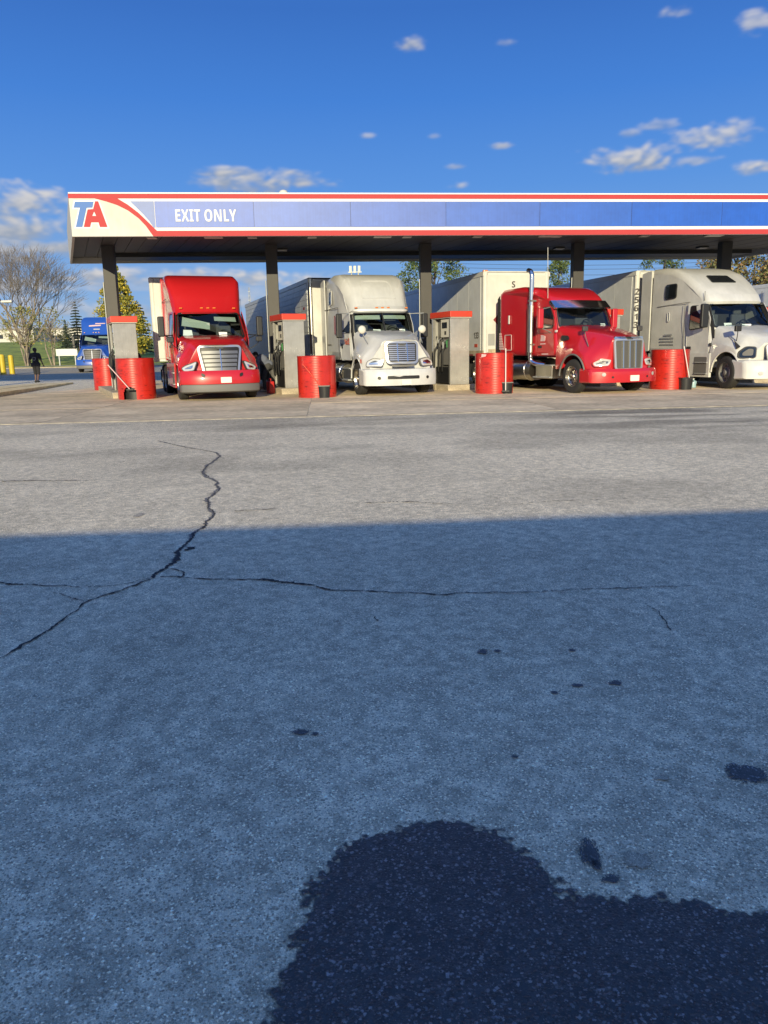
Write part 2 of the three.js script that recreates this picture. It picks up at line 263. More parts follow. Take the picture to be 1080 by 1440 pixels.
function lettering(text, size, depth = .012) { const g = new THREE.ExtrudeGeometry(font.generateShapes(text, size), { depth, bevelEnabled: false, curveSegments: 5 }); g.computeBoundingBox(); const b = g.boundingBox; return { g, w: b.max.x - b.min.x, x0: b.min.x, y0: b.min.y, h: b.max.y - b.min.y }; }
function extruded(pts, depth, holes = []) { const s = new THREE.Shape(pts.map(p => new THREE.Vector2(...p))); holes.forEach(h => s.holes.push(new THREE.Path(h.map(p => new THREE.Vector2(...p))))); return new THREE.ExtrudeGeometry(s, { depth, bevelEnabled: false }); }

// ------------------------------------------------------------------ ground
const grassMat = std(lin(1.15, 1.2, .7), .95, { map: scaled(grassMap, 9) });
structure('ground', new THREE.PlaneGeometry(3000, 3000).rotateX(-PI / 2).translate(0, -.06, 0), grassMat);
function sheet(xs, zs, yFn, colFn) {
  const o = [], c = []; const P = (i, j) => V(xs[i], yFn(xs[i], zs[j]), zs[j]);
  const cols = xs.map((x, i) => zs.map((z, j) => colFn ? colFn(x, z) : [1, 1, 1]));
  for (let i = 0; i + 1 < xs.length; i++) for (let j = 0; j + 1 < zs.length; j++) { quad(o, P(i, j), P(i + 1, j), P(i + 1, j + 1), P(i, j + 1)); for (const [a, b] of [[i, j], [i + 1, j], [i + 1, j + 1], [i, j], [i + 1, j + 1], [i, j + 1]]) c.push(...cols[a][b]); }
  const g = fromTris(o, 0); g.setAttribute('color', new THREE.BufferAttribute(new Float32Array(c), 3)); return g;
}
const range = (a, b, s) => { const o = []; const n = Math.round(abs(b - a) / s); for (let i = 0; i <= n; i++) o.push(lerp(a, b, i / n)); return o; };
const asphaltMat = std(lin(2.14, 1.84, 1.31), .92, { map: scaled(asphaltTex.map, 3.2), bumpMap: scaled(asphaltTex.bump, 3.2), bumpScale: .005, vertexColors: true });
const asphalt = structure('asphalt_lot', sheet([...range(-60, -18, 3), ...range(-17.5, 17.5, .25), ...range(20, 60, 4)], [...range(12, 0, 1), ...range(-.25, -19, .25), ...range(-20, -80, 1.5)], (x, z) => landY(x, z), (x, z) => {
  // oil drips, tyre film and worn patches: mottled, each with an outline of its own
  let k = 1 + .34 * (fbm(x * .32 + 9, z * .45 + 3, 5) - .5) + .18 * (fbm(x * 2.3, z * 2.3 + 40, 4) - .5);
  const arc = hypot(x + 16, z - 9), track = max(smooth(.55, .2, abs(arc - 17.2)), smooth(.5, .2, abs(arc - 19.3))) * smooth(.40, .62, fbm(x * 1.1 + 4, z * 1.1, 4)); k *= 1 - .17 * track;
  const streak = fbm(x * .35 + 30, z * 2.2 + 11, 5), spot = fbm(x * .45 + 70, z * .8 + 2, 5);
  const lane = smooth(-12.0, -13.5, z) * smooth(1.0, 5, x) + .55 * smooth(-12.2, -14, z) * smooth(-6, -2, x) * smooth(2.5, -.5, x);
  k *= 1 - .52 * clamp(lane) * smooth(.38, .60, streak) * smooth(-18.9, -16.6, z);
  k *= 1 - .22 * smooth(.58, .7, spot) * smooth(-4, -9, z);
  if (z < -44) k *= .55;                                   // the darker, newer road beyond the fuel lanes
  return [k, k, k];
}), asphaltMat);
const crackMat = std(lin(.020, .019, .019), .85), sealMat = std(lin(.16, .15, .14), .85), oilMat = std(lin(.045, .043, .042), .55), oilFaint = std(lin(.24, .215, .19), .85);
function ribbon(px, widths, seed, y = .004, gap = 0) {
  const rnd = rng(seed), pts = []; for (let i = 0; i + 1 < px.length; i++) { const a = onGround(...px[i]), b = onGround(...px[i + 1]), n = max(2, Math.ceil(a.distanceTo(b) / .018)); for (let k = 0; k < n; k++) pts.push([a.clone().lerp(b, k / n), (i + k / n) / (px.length - 1)]); }
  const o = []; let jx = 0, jw = 1, prev;
  pts.forEach(([p, t], i) => {
    jx = jx * .9 + (rnd() - .5) * .016; jw = jw * .72 + .28 * (.1 + 1.8 * rnd());
    const q = pts[min(i + 1, pts.length - 1)][0], r0 = pts[max(i - 1, 0)][0], d = q.clone().sub(r0).setY(0).normalize(), n = V(-d.z, 0, d.x), f = t * (widths.length - 1), k = min(widths.length - 2, floor(f)), w = lerp(widths[k], widths[k + 1], f - k) * jw / 2;
    const L = p.clone().addScaledVector(n, jx - w * (.2 + 1.6 * rnd())).setY(y), Rr = p.clone().addScaledVector(n, jx + w * (.2 + 1.6 * rnd())).setY(y); if (prev && !(gap && rnd() < gap)) quad(o, prev[0], prev[1], Rr, L); prev = [L, Rr];
  }); return fromTris(o, 0);
}
const mainCrack = [[222, 620], [262, 629], [302, 636], [311, 641], [290, 657], [286, 666], [305, 678], [307, 688], [293, 702], [292, 714], [300, 724], [288, 740], [280, 746], [262, 765], [250, 778], [246, 792], [210, 815], [165, 832], [120, 848], [90, 868], [60, 893], [40, 907], [0, 930], [-60, 955]];
part('crack_sealant', ribbon(mainCrack.slice(0, 16), [.02, .03, .04, .04, .035, .03, .02, .015], 3, .003), sealMat, asphalt);
part('crack', ribbon(mainCrack.slice(0, 13), [.007, .009, .010, .012], 4, .0055, .12), crackMat, asphalt);
part('crack', ribbon(mainCrack.slice(12, 17), [.015, .02, .032, .022], 6, .0055), crackMat, asphalt);
part('crack', ribbon(mainCrack.slice(16), [.017, .011, .008, .008, .010, .022, .007, .005], 7, .0055), crackMat, asphalt);
for (const [pts, w, s, g] of [[[[225, 812], [300, 815], [370, 815], [420, 822], [470, 830], [540, 833], [620, 836], [700, 834], [800, 830], [900, 828], [985, 825]], [.012, .016, .024, .014, .012, .010, .006, .009, .004], 8, .05], [[[-30, 818], [0, 820], [60, 823], [120, 826], [180, 822], [215, 812]], [.016, .014, .006, .005], 9, .1], [[[0, 677], [70, 676], [140, 676]], [.03, .02, .008], 10, .05], [[[330, 719], [360, 718], [392, 716]], [.02, .025, .01], 12, .05], [[[480, 708], [560, 706], [640, 709], [700, 712]], [.015, .02, .008, .005], 13, .2], [[[900, 845], [925, 862], [945, 880], [952, 890]], [.003, .006, .007, .002], 14, .1], [[[262, 775], [272, 772], [281, 770]], [.03, .045, .01], 15, 0], [[[120, 848], [100, 840], [75, 832]], [.008, .006, .003], 16, .2], [[[240, 800], [255, 806], [250, 815]], [.012, .009, .01], 17, 0], [[[220, 620], [270, 619], [340, 618]], [.02, .012, .006], 18, .2], [[[526, 868], [532, 876]], [.006, .008], 19, 0], [[[700, 712], [790, 704], [960, 700]], [.006, .010, .004], 20, .35]])
  part('crack', ribbon(pts, w, s, .0055, g), crackMat, asphalt);
const blotAlpha = [1, 2, 3].map(k => dataTex(128, (u, v, o) => { const x = u * 2 - 1, y = v * 2 - 1, q = hypot(x, y) + (fbm(u * 3 + k * 9, v * 3, 4) - .5) * 1.0 + (vnoise(u * 34 + k, v * 34) - .5) * .55; o[0] = o[1] = o[2] = smooth(.78, .52, q) * smooth(1, .86, max(abs(x), abs(y))); }, { srgb: false, repeat: false }));
const oilMap = wetTex.map.clone(); oilMap.repeat.set(.14, .08); const oilMats = blotAlpha.map(a => std(lin(.85, .82, .80), .6, { map: oilMap, alphaMap: a, transparent: true })); const faintMap = asphaltTex.map.clone(); faintMap.repeat.set(.08, .05); const faintMats = blotAlpha.map(a => std(lin(1.2, 1.03, .76), .85, { map: faintMap, alphaMap: a, transparent: true }));
function blot(px, py, rx, ry, seed, y = .0045) { const c = onGround(px, py), a = onGround(px + rx, py).distanceTo(c) * 1.45, b = onGround(px, py + ry).distanceTo(c) * 1.45, g = new THREE.PlaneGeometry(2 * a, 2 * b).rotateX(-PI / 2).translate(c.x, y, c.z); g.userData.ready = true; return g; }
[[1052, 1089, 24, 11, 0], [828, 1200, 12, 18, 0], [838, 1216, 8, 8, 0], [898, 1212, 17, 10, 1], [858, 1237, 11, 5, 0], [425, 1030, 11, 4, 0], [443, 1033, 5, 2, 0], [678, 917, 6, 3, 0], [700, 916, 5, 2, 0], [813, 965, 7, 2, 0], [865, 961, 8, 3, 0], [805, 915, 5, 2, 0], [780, 975, 4, 2, 0], [930, 1095, 9, 3, 1], [725, 1065, 5, 2, 0], [196, 725, 5, 2.5, 1]].forEach(([x, y, rx, ry, f], i) => part(f ? 'faint_stain' : 'oil_spot', blot(x, y, rx, ry, 50 + i), (f ? faintMats : oilMats)[i % 3], asphalt));
{ // the wet patch at the photographer's feet
  const x0 = -.75, x1 = 1.75, z0 = -.35, z1 = -2.25;
  const out = [[395, 1440], [410, 1340], [420, 1270], [450, 1225], [490, 1195], [545, 1165], [600, 1155], [660, 1160], [700, 1172], [735, 1195], [755, 1225], [772, 1243], [810, 1255], [850, 1266], [950, 1272], [1080, 1277]].map(p => { const g = onGround(...p); return [g.x, g.z]; });
  out.push([x1 - .06, out[out.length - 1][1] + .02], [x1 - .05, z0 - .05], [-.30, z0 - .05], [-.26, -1.0]);
  const inside = (x, z) => { let c = false; for (let i = 0, j = out.length - 1; i < out.length; j = i++) { const [xi, zi] = out[i], [xj, zj] = out[j]; if ((zi > z) !== (zj > z) && x < (xj - xi) * (z - zi) / (zj - zi) + xi) c = !c; } return c; };
  const alpha = dataTex(1024, (u, v, o) => {
    const x = lerp(x0, x1, u), z = lerp(z0, z1, v), n = .11, f = .05;
    const px = x + (fbm(x * 9, z * 9, 4) - .5) * n + (vnoise(x * 70, z * 70) - .5) * f, pz = z + (fbm(x * 9 + 50, z * 9, 4) - .5) * n + (vnoise(x * 70 + 9, z * 70 + 70) - .5) * f;
    let c = 0; for (const [dx, dz] of [[0, 0], [.006, .002], [-.006, -.002], [.002, -.006], [-.002, .006], [.009, .006], [-.009, -.006], [.007, -.008], [-.007, .008]]) c += inside(px + dx, pz + dz) ? 1 : 0; o[0] = o[1] = o[2] = c / 9;
  }, { srgb: false, repeat: false });
  const g = new THREE.BufferGeometry(); g.setAttribute('position', new THREE.BufferAttribute(new Float32Array([x0, .004, z0, x1, .004, z0, x1, .004, z1, x0, .004, z0, x1, .004, z1, x0, .004, z1]), 3)); g.setAttribute('uv', new THREE.BufferAttribute(new Float32Array([0, 0, 1, 0, 1, 1, 0, 0, 1, 1, 0, 1]), 2)); g.computeVertexNormals(); g.userData.ready = true;
  const map = wetTex.map.clone(); map.repeat.set((x1 - x0) / 1.6, (z0 - z1) / 1.6); const bump = wetTex.bump.clone(); bump.repeat.copy(map.repeat);
  part('wet_patch', g, new THREE.MeshStandardMaterial({ color: lin(.66, .64, .64), roughness: .55, map, bumpMap: bump, bumpScale: .004, alphaMap: alpha, transparent: true }), asphalt);
}
// concrete fuelling pad of separate slabs
{
  const pad = new THREE.Group(); pad.name = 'concrete_pad'; pad.userData.kind = 'structure'; pad.position.set(0, 0, -17.03); pad.rotation.y = Math.atan(.072); scene.add(pad);
  const cm = scaled(concreteMap, 7), mats = [[1.06, .86, .56], [1.0, .81, .53], [1.1, .90, .60], [.96, .78, .51]].map(c => std(lin(...c), .9, { map: cm, bumpMap: scaled(concreteMap, .8), bumpScale: .003 })), rnd = rng(5);
  const g = joined(new THREE.BoxGeometry(5.675, .03, 4.575)); g.userData.ready = true;
  for (let j = 0; j < 6; j++) for (let i = -6; i < 6; i++) { const m = part('slab', g, mats[floor(rnd() * 4)], pad); m.position.set(i * 5.7 + 1.2, -.006 + rnd() * .002, -2.3 - j * 4.6); }
  part('edge_strip', bx(66, .03, .10, 0, -.003, .06), std(lin(.56, .51, .42), .8, { map: scaled(concreteMap, 1.1) }), pad);
}
structure('lawn', sheet(range(-220, 220, 8), [...range(-76, -170, 3), -260], (x, z) => lawnY(z) + .5 * (fbm(x * .03, z * .03, 3) - .5) * smooth(-76, -100, z), null), grassMat);
structure('sidewalk', sheet(range(-120, 60, 6), [-73.6, -76.2], (x, z) => max(landY(x, z), 0) + .14, null), M.kerb);
structure('kerb', bx(180, .3, .25, -30, .40, -73.4), M.kerb);
{ // traffic island on the far left, with a painted kerb
  const g = thing('traffic_island', 'low raised traffic island with yellowed kerb near the walking person', 'traffic island'); const top = [[-13.2, -22.5], [-13.9, -27.5], [-15.35, -38.9], [-15.9, -39.3], [-17.3, -37.0], [-17.0, -22.5]];
  const a = extruded(top.map(([x, z]) => [x, -z]), .16).rotateX(-PI / 2).translate(0, .0, 0); part('kerb', a, M.kerbYellow, g);
  part('paving', extruded([[-14.6, 23], [-15.2, 27.5], [-15.9, 37.0], [-16.6, 36.2], [-16.6, 23]], .012).rotateX(-PI / 2).translate(0, .161, 0), M.kerbYellow, g);
}

// ------------------------------------------------------------------ the fuel canopy
const HB = 4.922, HT = 6.17, CA = R(6), FL = V(-9.2, 0, -24.34), SX = -2.018, SZ = -7.01, CL = 27;
const canopy = thing('fuel_canopy', 'long flat fuel canopy with blue and white fascia on dark steel columns', 'canopy', [FL.x, 0, FL.z], CA);
const ux = V(cos(CA), 0, -sin(CA)), uz = V(sin(CA), 0, cos(CA));
const toLocal = p => { const d = p.clone().sub(FL); return V(d.dot(ux), p.y, d.dot(uz)); };
function onFascia(px, py) { const d = pixelRay(px, py), t = FL.clone().sub(camera.position).dot(uz) / d.dot(uz); const l = toLocal(d.multiplyScalar(t).add(camera.position)); return [l.x, l.y]; }
function prism(pts, y0, y1) { return extruded(pts.map(([x, z]) => [x, -z]), y1 - y0).rotateX(-PI / 2).translate(0, y0, 0); }   // [x, z] outline
{
  const P = (u, v) => [u + SX * v, SZ * v];
  part('fascia_board', bx(CL - .02, HT - HB, .10, CL / 2, (HB + HT) / 2, -.055), M.fasciaWhite, canopy);
  const plate = (pts, z, d = .004) => extruded(pts, d).translate(0, 0, z);
  const xE = onFascia(217, 331)[0], yRed0 = HT - .165, yRed1 = HT - .04, wB = HB + .155, blue0 = HB + .255, blue1 = HB + 1.0;
  const lowCurve = [[133, 279], [150, 283.5], [165, 288.5], [180, 296], [195, 307], [205, 317.5], [215.5, 331.5]].map(p => onFascia(...p)), upCurve = [[165, 279], [180, 288], [195, 299.5], [207, 311], [221, 326]].map(p => onFascia(...p));
  part('logo_panel', plate([[.01, HB + .005], [lowCurve[6][0], HB + .005], ...lowCurve.slice(0, 6).reverse(), [lowCurve[0][0], yRed0], [.01, yRed0]], -.004, .006), M.cream, canopy);
  part('red_stripe', plate([[-.01, yRed0], [CL, yRed0], [CL, yRed1], [-.01, yRed1]], -.004, .014), M.fasciaRed, canopy);
  part('red_swoosh', plate([...lowCurve.slice(0, 6), [xE - .03, HB], [CL, HB], [CL, wB], [upCurve[4][0], wB], ...upCurve.slice(0, 4).reverse(), [upCurve[0][0], yRed0 + .01], [lowCurve[0][0], yRed0 + .01]], -.004, .012), M.fasciaRed, canopy);
  part('top_trim', bx(CL, .04, .13, CL / 2, HT - .015, -.055), M.fasciaWhite, canopy);
  // sun-bleached blue panels, each faded its own way
  const fade = dataTex(512, (u, v, o) => { const a = fbm(u * 5, v * 5, 5, 5), b = fbm(u * 30, v * 30, 4, 30), s = vnoise(u * 90, v * 4), k = .90 + .14 * (a - .5) + .06 * (b - .5) + .04 * (s - .5); o[0] = k; o[1] = k; o[2] = min(1, k * 1.02 + .03); });
  const fm = scaled(fade, 3.1), tone = (r, g, b) => std(new THREE.Color().setRGB(r / 255, g / 255, b / 255, THREE.SRGBColorSpace).multiplyScalar(.62), .46, { map: fm });
  const joints = [218, 357, 493, 627, 759, 888, 1015].map(x => onFascia(x, 303)[0]); while (joints[joints.length - 1] < CL - 3) joints.push(joints[joints.length - 1] + 3.05); joints.push(CL - .02);
  const tones = [[62, 118, 224], [78, 126, 224], [78, 126, 224], [62, 122, 226], [44, 118, 228], [30, 114, 230], [26, 112, 230], [26, 112, 230], [26, 112, 230], [26, 112, 230]].map(c => tone(...c));
  const curveIn = [[183, 285], [192, 292], [202, 302], [210, 311], [216, 320]].map(p => onFascia(...p));
  part('panel_backing', bx(CL - joints[0] - .05, blue1 - blue0 - .01, .008, (CL + joints[0]) / 2, (blue0 + blue1) / 2, -.004), tone(20, 60, 130), canopy);
  part('blue_panel', plate([[curveIn[0][0], blue1], ...curveIn.slice(1), [joints[0] - .012, blue0], [joints[0] - .012, blue1]], 0, .008), tone(92, 130, 208), canopy);
  for (let i = 0; i + 1 < joints.length; i++) part('blue_panel', bx(joints[i + 1] - joints[i] - .014, blue1 - blue0, .012, (joints[i] + joints[i + 1]) / 2, (blue0 + blue1) / 2, .003 + .002 * (i % 3), .003), tones[i], canopy);
  const px = pts => pts.map(([x, y]) => onFascia(x / 10.8 + 80, y / 10.8 + 260));
  const T = px([[275, 256], [557, 256], [541, 346], [452, 348], [388, 640], [290, 640], [352, 346], [257, 346]]), A = px([[582, 250], [627, 250], [770, 640], [655, 640], [635, 570], [522, 570], [507, 640], [410, 640], [468, 374], [552, 368]]), hole = px([[566, 405], [598, 472], [538, 472]]);
  const grow = (pts, d) => inset(pts, -d);
  part('letter_outline', [plate(grow(T, .045), .001, .004), plate(grow(A, .045), .001, .005)], M.fasciaWhite, canopy);
  part('letter', plate(T, .004, .010), M.logoBlue, canopy); part('letter', extruded(A, .010, [hole]).translate(0, 0, .005), M.fasciaRed, canopy);
  const t0 = onFascia(247.5, 312), t1 = onFascia(332, 294.5), L = lettering('EXIT ONLY', 1, .02); L.g.translate(-L.x0, -L.y0, 0).scale((t1[0] - t0[0]) / L.w, (t1[1] - t0[1]) / L.h, 1).translate(t0[0], t0[1], .008);
  part('exit_only_lettering', L.g, M.fasciaWhite, canopy);
  // ends, back, roof deck
  const end = (u, n) => part(n, prism([[u - .0, 0], [u + .08, 0], [u + .08 + SX, SZ], [u + SX, SZ]], HB, HT - .04), M.fasciaSide, canopy);
  end(0, 'end_fascia'); end(CL - .08, 'end_fascia');
  part('rear_fascia', bx(CL, HT - HB - .04, .08, CL / 2 + SX, (HB + HT) / 2 - .02, SZ - .05), M.fasciaSide, canopy);
  part('roof_deck', prism([P(.1, .01), P(CL - .1, .01), P(CL - .1, .99), P(.1, .99)], HT - .30, HT - .22), M.farRoof, canopy);
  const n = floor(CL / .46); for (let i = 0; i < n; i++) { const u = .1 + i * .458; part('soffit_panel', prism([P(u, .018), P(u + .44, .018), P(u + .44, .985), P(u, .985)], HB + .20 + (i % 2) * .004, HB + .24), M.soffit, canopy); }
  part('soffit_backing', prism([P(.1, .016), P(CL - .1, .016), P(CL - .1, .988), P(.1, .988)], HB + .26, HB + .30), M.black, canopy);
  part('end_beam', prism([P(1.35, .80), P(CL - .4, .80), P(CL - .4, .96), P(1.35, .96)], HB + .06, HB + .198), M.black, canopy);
  const fixture = (u, v, w, h, d, m2) => { const [x, z] = P(u, v), f = part(w > .5 ? 'sign_light' : 'downlight', bx(w, h, d, x, HB + .198 - h / 2, z, .01), M.darkGrey, canopy); part('lens', bx(w * .92, .02, d * .9, x, HB + .198 - h - .008, z), M.offWhite, f); if (w > .5) part('face', bx(w * .94, h * .5, .012, x, HB + .198 - h * .62, z + d / 2 + .004), M.offWhite, f); };
  for (const q of [297, 538, 773, 1010]) fixture(onFascia(q, 336)[0] * 1.02 + .15, .12, .62, .12, .34); for (const q of [210, 356, 443, 581, 683, 798, 925]) fixture(onFascia(q, 336)[0] * 1.02 + .2, .20, .32, .05, .34); for (const q of [324, 526, 720, 925]) fixture(onFascia(q, 345)[0] * 1.18 + 2.0, .66, .36, .05, .36);
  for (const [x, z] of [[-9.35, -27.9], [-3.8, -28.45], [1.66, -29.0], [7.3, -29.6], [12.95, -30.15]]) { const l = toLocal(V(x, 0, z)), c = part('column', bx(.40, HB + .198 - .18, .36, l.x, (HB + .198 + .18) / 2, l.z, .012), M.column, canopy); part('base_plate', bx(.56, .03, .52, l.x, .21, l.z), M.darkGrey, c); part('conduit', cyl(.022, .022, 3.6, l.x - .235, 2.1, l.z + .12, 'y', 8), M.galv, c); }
}
{ const p = atDepth(398, 270, -25.4), d = thing('dome_antenna', 'small white dome antenna standing on the canopy roof edge', 'antenna', [p.x, HT - .22, p.z - .1]); part('dome', new THREE.LatheGeometry([[0, .40], [.06, .395], [.11, .37], [.145, .31], [.155, .24], [.14, .18], [.10, .15], [.05, .14]].map(q => new THREE.Vector2(...q)), 20), M.offWhite, d); part('mast', cyl(.03, .03, .16, 0, .07, 0), M.galv, d); part('foot', cyl(.08, .09, .02, 0, .01, 0), M.galv, d); }
// a long flat bar following a skin, as an even strip of quads
function strip(x0, x1, y0, y1, map, thick, n = 10) { const o = []; for (let i = 0; i < n; i++) { const a = lerp(x0, x1, i / n), b = lerp(x0, x1, (i + 1) / n); quad(o, map(a, y0, thick), map(b, y0, thick), map(b, y1, thick * .7), map(a, y1, thick * .7)); quad(o, map(a, y1, thick * .7), map(b, y1, thick * .7), map(b, y1, 0), map(a, y1, 0)); quad(o, map(a, y0, 0), map(b, y0, 0), map(b, y0, thick), map(a, y0, thick)); } return fromTris(o, .4); }

// ------------------------------------------------------------------ pump islands, pumps, barrels
const ISL = R(23.5);
const islandAt = [[-8.41, -26.07], [-2.86, -26.62], [2.81, -26.95], [8.24, -27.7], [13.9, -28.3]];
const beside = ['beside the red aerodynamic tractor', 'between the red and the white tractor', 'between the white and the long-nosed red tractor', 'behind the long-nosed red tractor', 'beyond the white sloping-roof tractor'];
islandAt.forEach(([x, z], i) => {
  const g = thing('pump_island', `raised concrete pump island ${beside[i]}`, 'island', [x, 0, z], ISL, 'concrete pump islands');
  part('kerb_block', bx(1.15, .22, .9, 0, .09, -.45, .03), M.kerb, g); for (let k = 0; k < 3; k++) part('kerb_block', bx(1.15, .22, 1.95, 0, .088, -1.9 - k * 1.97, .03), M.kerb, g);
});
function makePump() {
  const g = thing('fuel_pump', '', 'fuel pump', [0, 0, 0], ISL, 'fuel pumps under the canopy');
  const H = 2.28;
  part('end_panel', bx(.74, H, .07, 0, H / 2, .62, .012), M.steel, g); part('end_panel', bx(.74, H, .07, 0, H / 2, -.62, .012), M.steel, g);
  part('core', bx(.40, H - .1, 1.16, 0, H / 2, 0), M.castGrey, g);
  const cap = part('cap', bx(.86, .20, 1.52, 0, H + .095, 0, .02), M.capRed, g); part('cap_trim', bx(.80, .04, 1.46, 0, H - .006, 0), M.offWhite, cap);
  for (const s of [-1, 1]) {
    const box = part('meter_housing', bx(.13, .62, .58, s * .265, 1.92, .16, .015), M.offWhite, g); part('display', bx(.012, .2, .36, s * .336, 2.02, .16), M.darkGlass, box); part('keypad', bx(.012, .12, .12, s * .336, 1.76, .22), M.darkGrey, box);
    part('holster_panel', bx(.10, .9, .46, s * .25, 1.12, .22, .01), M.castGrey, g); part('lower_cover', bx(.13, .56, 1.1, s * .26, .32, 0, .01), M.black, g); part('corner_post', bx(.05, H - .05, .05, s * .335, H / 2, -.56), M.steel, g); part('corner_post', bx(.05, H - .05, .05, s * .335, H / 2, .54), M.castGrey, g);
    for (const [dz, y0] of [[.30, 1.36], [.02, 1.32], [-.28, 1.4]]) {
      part('hose', tube([[s * .28, y0, dz], [s * .46, y0 - .15, dz + .02], [s * .48, .72, dz - .05], [s * .42, .42, dz - .16], [s * .38, .75, dz - .25], [s * .32, 1.5, dz - .28], [s * .26, 1.66, dz - .28]], .024, 30), M.hose, g);
      const n = part('nozzle', [bx(.05, .24, .07, s * .33, y0 + .02, dz, .012), bar(V(s * .33, y0 + .12, dz), V(s * .31, y0 + .18, dz + .14), .016)], dz > .1 ? M.nozzleGreen : M.galv, g); part('trigger_guard', bx(.02, .12, .10, s * .375, y0 - .04, dz), M.black, n);
    }
  }
  return g;
}
const pump0 = makePump(), pumpPos = i => { const [x, z] = islandAt[i], d = .86; return [x - sin(ISL) * d, .20, z - cos(ISL) * d]; };
islandAt.forEach((_, i) => { const label = `stainless fuel pump with red cap ${beside[i]}`; if (!i) { pump0.position.set(...pumpPos(0)); pump0.userData.label = label; } else copyOf(pump0, label, pumpPos(i)); });
function barrelShell(r, h, arch) {   // rolled sheet with fine hoops; arch = [angle, half width, height] cut at the bottom
  const nA = 96, nY = 84, o = [], P = (i, j) => { const t = i / nA * 2 * PI, y = j / nY * h, q = r + .0007 * sin(y / .075 * 2 * PI); return V(q * sin(t), y, q * cos(t)); };
  for (let i = 0; i < nA; i++) for (let j = 0; j < nY; j++) { if (arch) { const t = (i + .5) / nA * 2 * PI, d = abs(((t - arch[0] + 3 * PI) % (2 * PI)) - PI) * r / arch[1], y = (j + .5) / nY * h / arch[2]; if (d < 1 && y < .55 + .45 * sqrt(1 - d * d)) continue; } quad(o, P(i, j), P(i + 1, j), P(i + 1, j + 1), P(i, j + 1)); }
  return fromTris(o, .9);
}
const barrelAt = [[-7.98, -25.42], [-2.02, -24.5], [3.58, -24.8], [9.32, -25.3]], barrelH = [1.30, 1.27, 1.25, 1.25];
barrelAt.forEach(([x, z], i) => {
  const g = thing('barrel_guard', ['red steel barrel guard with arched cutout before the first pump', 'red steel barrel guard beside the white tractor', 'red steel barrel guard with torn pale sticker at its rim', 'red steel barrel guard with white stick leaning on it'][i], 'barrel', [x, 0, z], 0, 'red barrel guards in front of the pumps');
  part('shell', barrelShell(.60, barrelH[i], i ? null : [-.08, .21, .42]), M.barrel, g); part('rim', new THREE.TorusGeometry(.598, .012, 6, 60).rotateX(PI / 2).translate(0, barrelH[i], 0), M.barrel, g); part('fill', cyl(.585, .585, .03, 0, barrelH[i] - .05, 0, 'y', 48), M.kerb, g); if (!i) part('core', cyl(.50, .50, 1.0, 0, .5, -.06, 'y', 32), M.black, g);
  if (i === 2) part('sticker', skin([[-.86, 1.13], [-.6, 1.16], [-.55, 1.22], [-.84, 1.235]], (t, y, f) => V((.607 + f) * sin(t), y, (.607 + f) * cos(t)), .002), M.markPink, g);
});
{ const g = thing('barrel_guard', 'red steel barrel guard at the rear end of the first island', 'barrel', [-11.55, 0, -33.1], 0, 'red barrel guards in front of the pumps'); part('shell', barrelShell(.60, 1.3), M.barrel, g); part('rim', new THREE.TorusGeometry(.598, .012, 6, 60).rotateX(PI / 2).translate(0, 1.3, 0), M.barrel, g); part('fill', cyl(.585, .585, .03, 0, 1.25, 0, 'y', 48), M.kerb, g); }
// squeegee buckets and squeegees
[[188.5, 562, 0, .40], [456, 560, 0, .36], [712.5, 554, .1, .34], [965, 548.5, .1, .36]].forEach(([px, py, t, h], i) => {
  const p = onGround(px, py); p.z -= .12; const g = thing('squeegee_bucket', ['black squeegee bucket with white label in the barrel arch', 'black squeegee bucket by the barrel next to white tractor', 'black squeegee bucket with upright white stick', 'black squeegee bucket beside a pale blue jug'][i], 'bucket', [p.x, .012, p.z], t, 'squeegee buckets');
  const b = new THREE.CylinderGeometry(.235, .205, h, 4, 1, true).rotateY(PI / 4).translate(0, h / 2, 0); part('bucket_body', [b, bx(.29, .02, .29, 0, .01, 0)], M.bucket, g); part('rim', [bx(.36, .03, .03, 0, h, .165), bx(.36, .03, .03, 0, h, -.165), bx(.03, .03, .30, .165, h, 0), bx(.03, .03, .30, -.165, h, 0)], i === 1 || i === 2 ? M.castGrey : M.bucket, g); part('washer_fluid', bx(.27, .01, .27, 0, h * .7, 0), M.darkGlass, g); if (!i) part('label_sticker', bx(.12, .14, .006, -.02, h * .55, .162), M.paper, g);
});
const leanTo = [[[183, 548], [151.5, 513], -24.75, 'white squeegee stick leaning left across the arched barrel', M.markPink], [[455, 548], [425.5, 512], -23.85, 'red squeegee stick slanting across the barrel by white tractor', M.capRed2], [[711, 550], [711.3, 490], -24.1, 'white squeegee stick standing upright before the stickered barrel', M.markWhite], [[970, 536], [962, 487], -24.65, 'white squeegee stick leaning on the barrel beside the white truck', M.markWhite]];
for (const [a, b, z, label, m] of leanTo) { const g = thing('squeegee', label, 'squeegee'), A = atDepth(...a, z), B = atDepth(...b, z); A.y = max(A.y, .06); part('stick', bar(A, B, .017), m, g); const d = B.clone().sub(A).normalize(); part('blade_head', [bx(.24, .05, .04, A.x, A.y - .0, A.z, .01)], M.black, g); }
{ const p = onGround(976, 546); const g = thing('fluid_jug', 'pale blue plastic jug beside the last squeegee bucket', 'jug', [p.x, .012, p.z - .1], .3); part('jug_body', new THREE.LatheGeometry([[0, 0], [.09, 0], [.095, .02], [.095, .17], [.08, .22], [.03, .25], [.028, .28]].map(q => new THREE.Vector2(...q)), 16), std(lin(.25, .38, .42), .3), g); part('lid', cyl(.032, .032, .03, 0, .29, 0), M.offWhite, g); part('handle', new THREE.TorusGeometry(.05, .012, 6, 14, PI).rotateZ(-PI / 2).translate(.075, .17, 0), std(lin(.25, .38, .42), .3), g); }

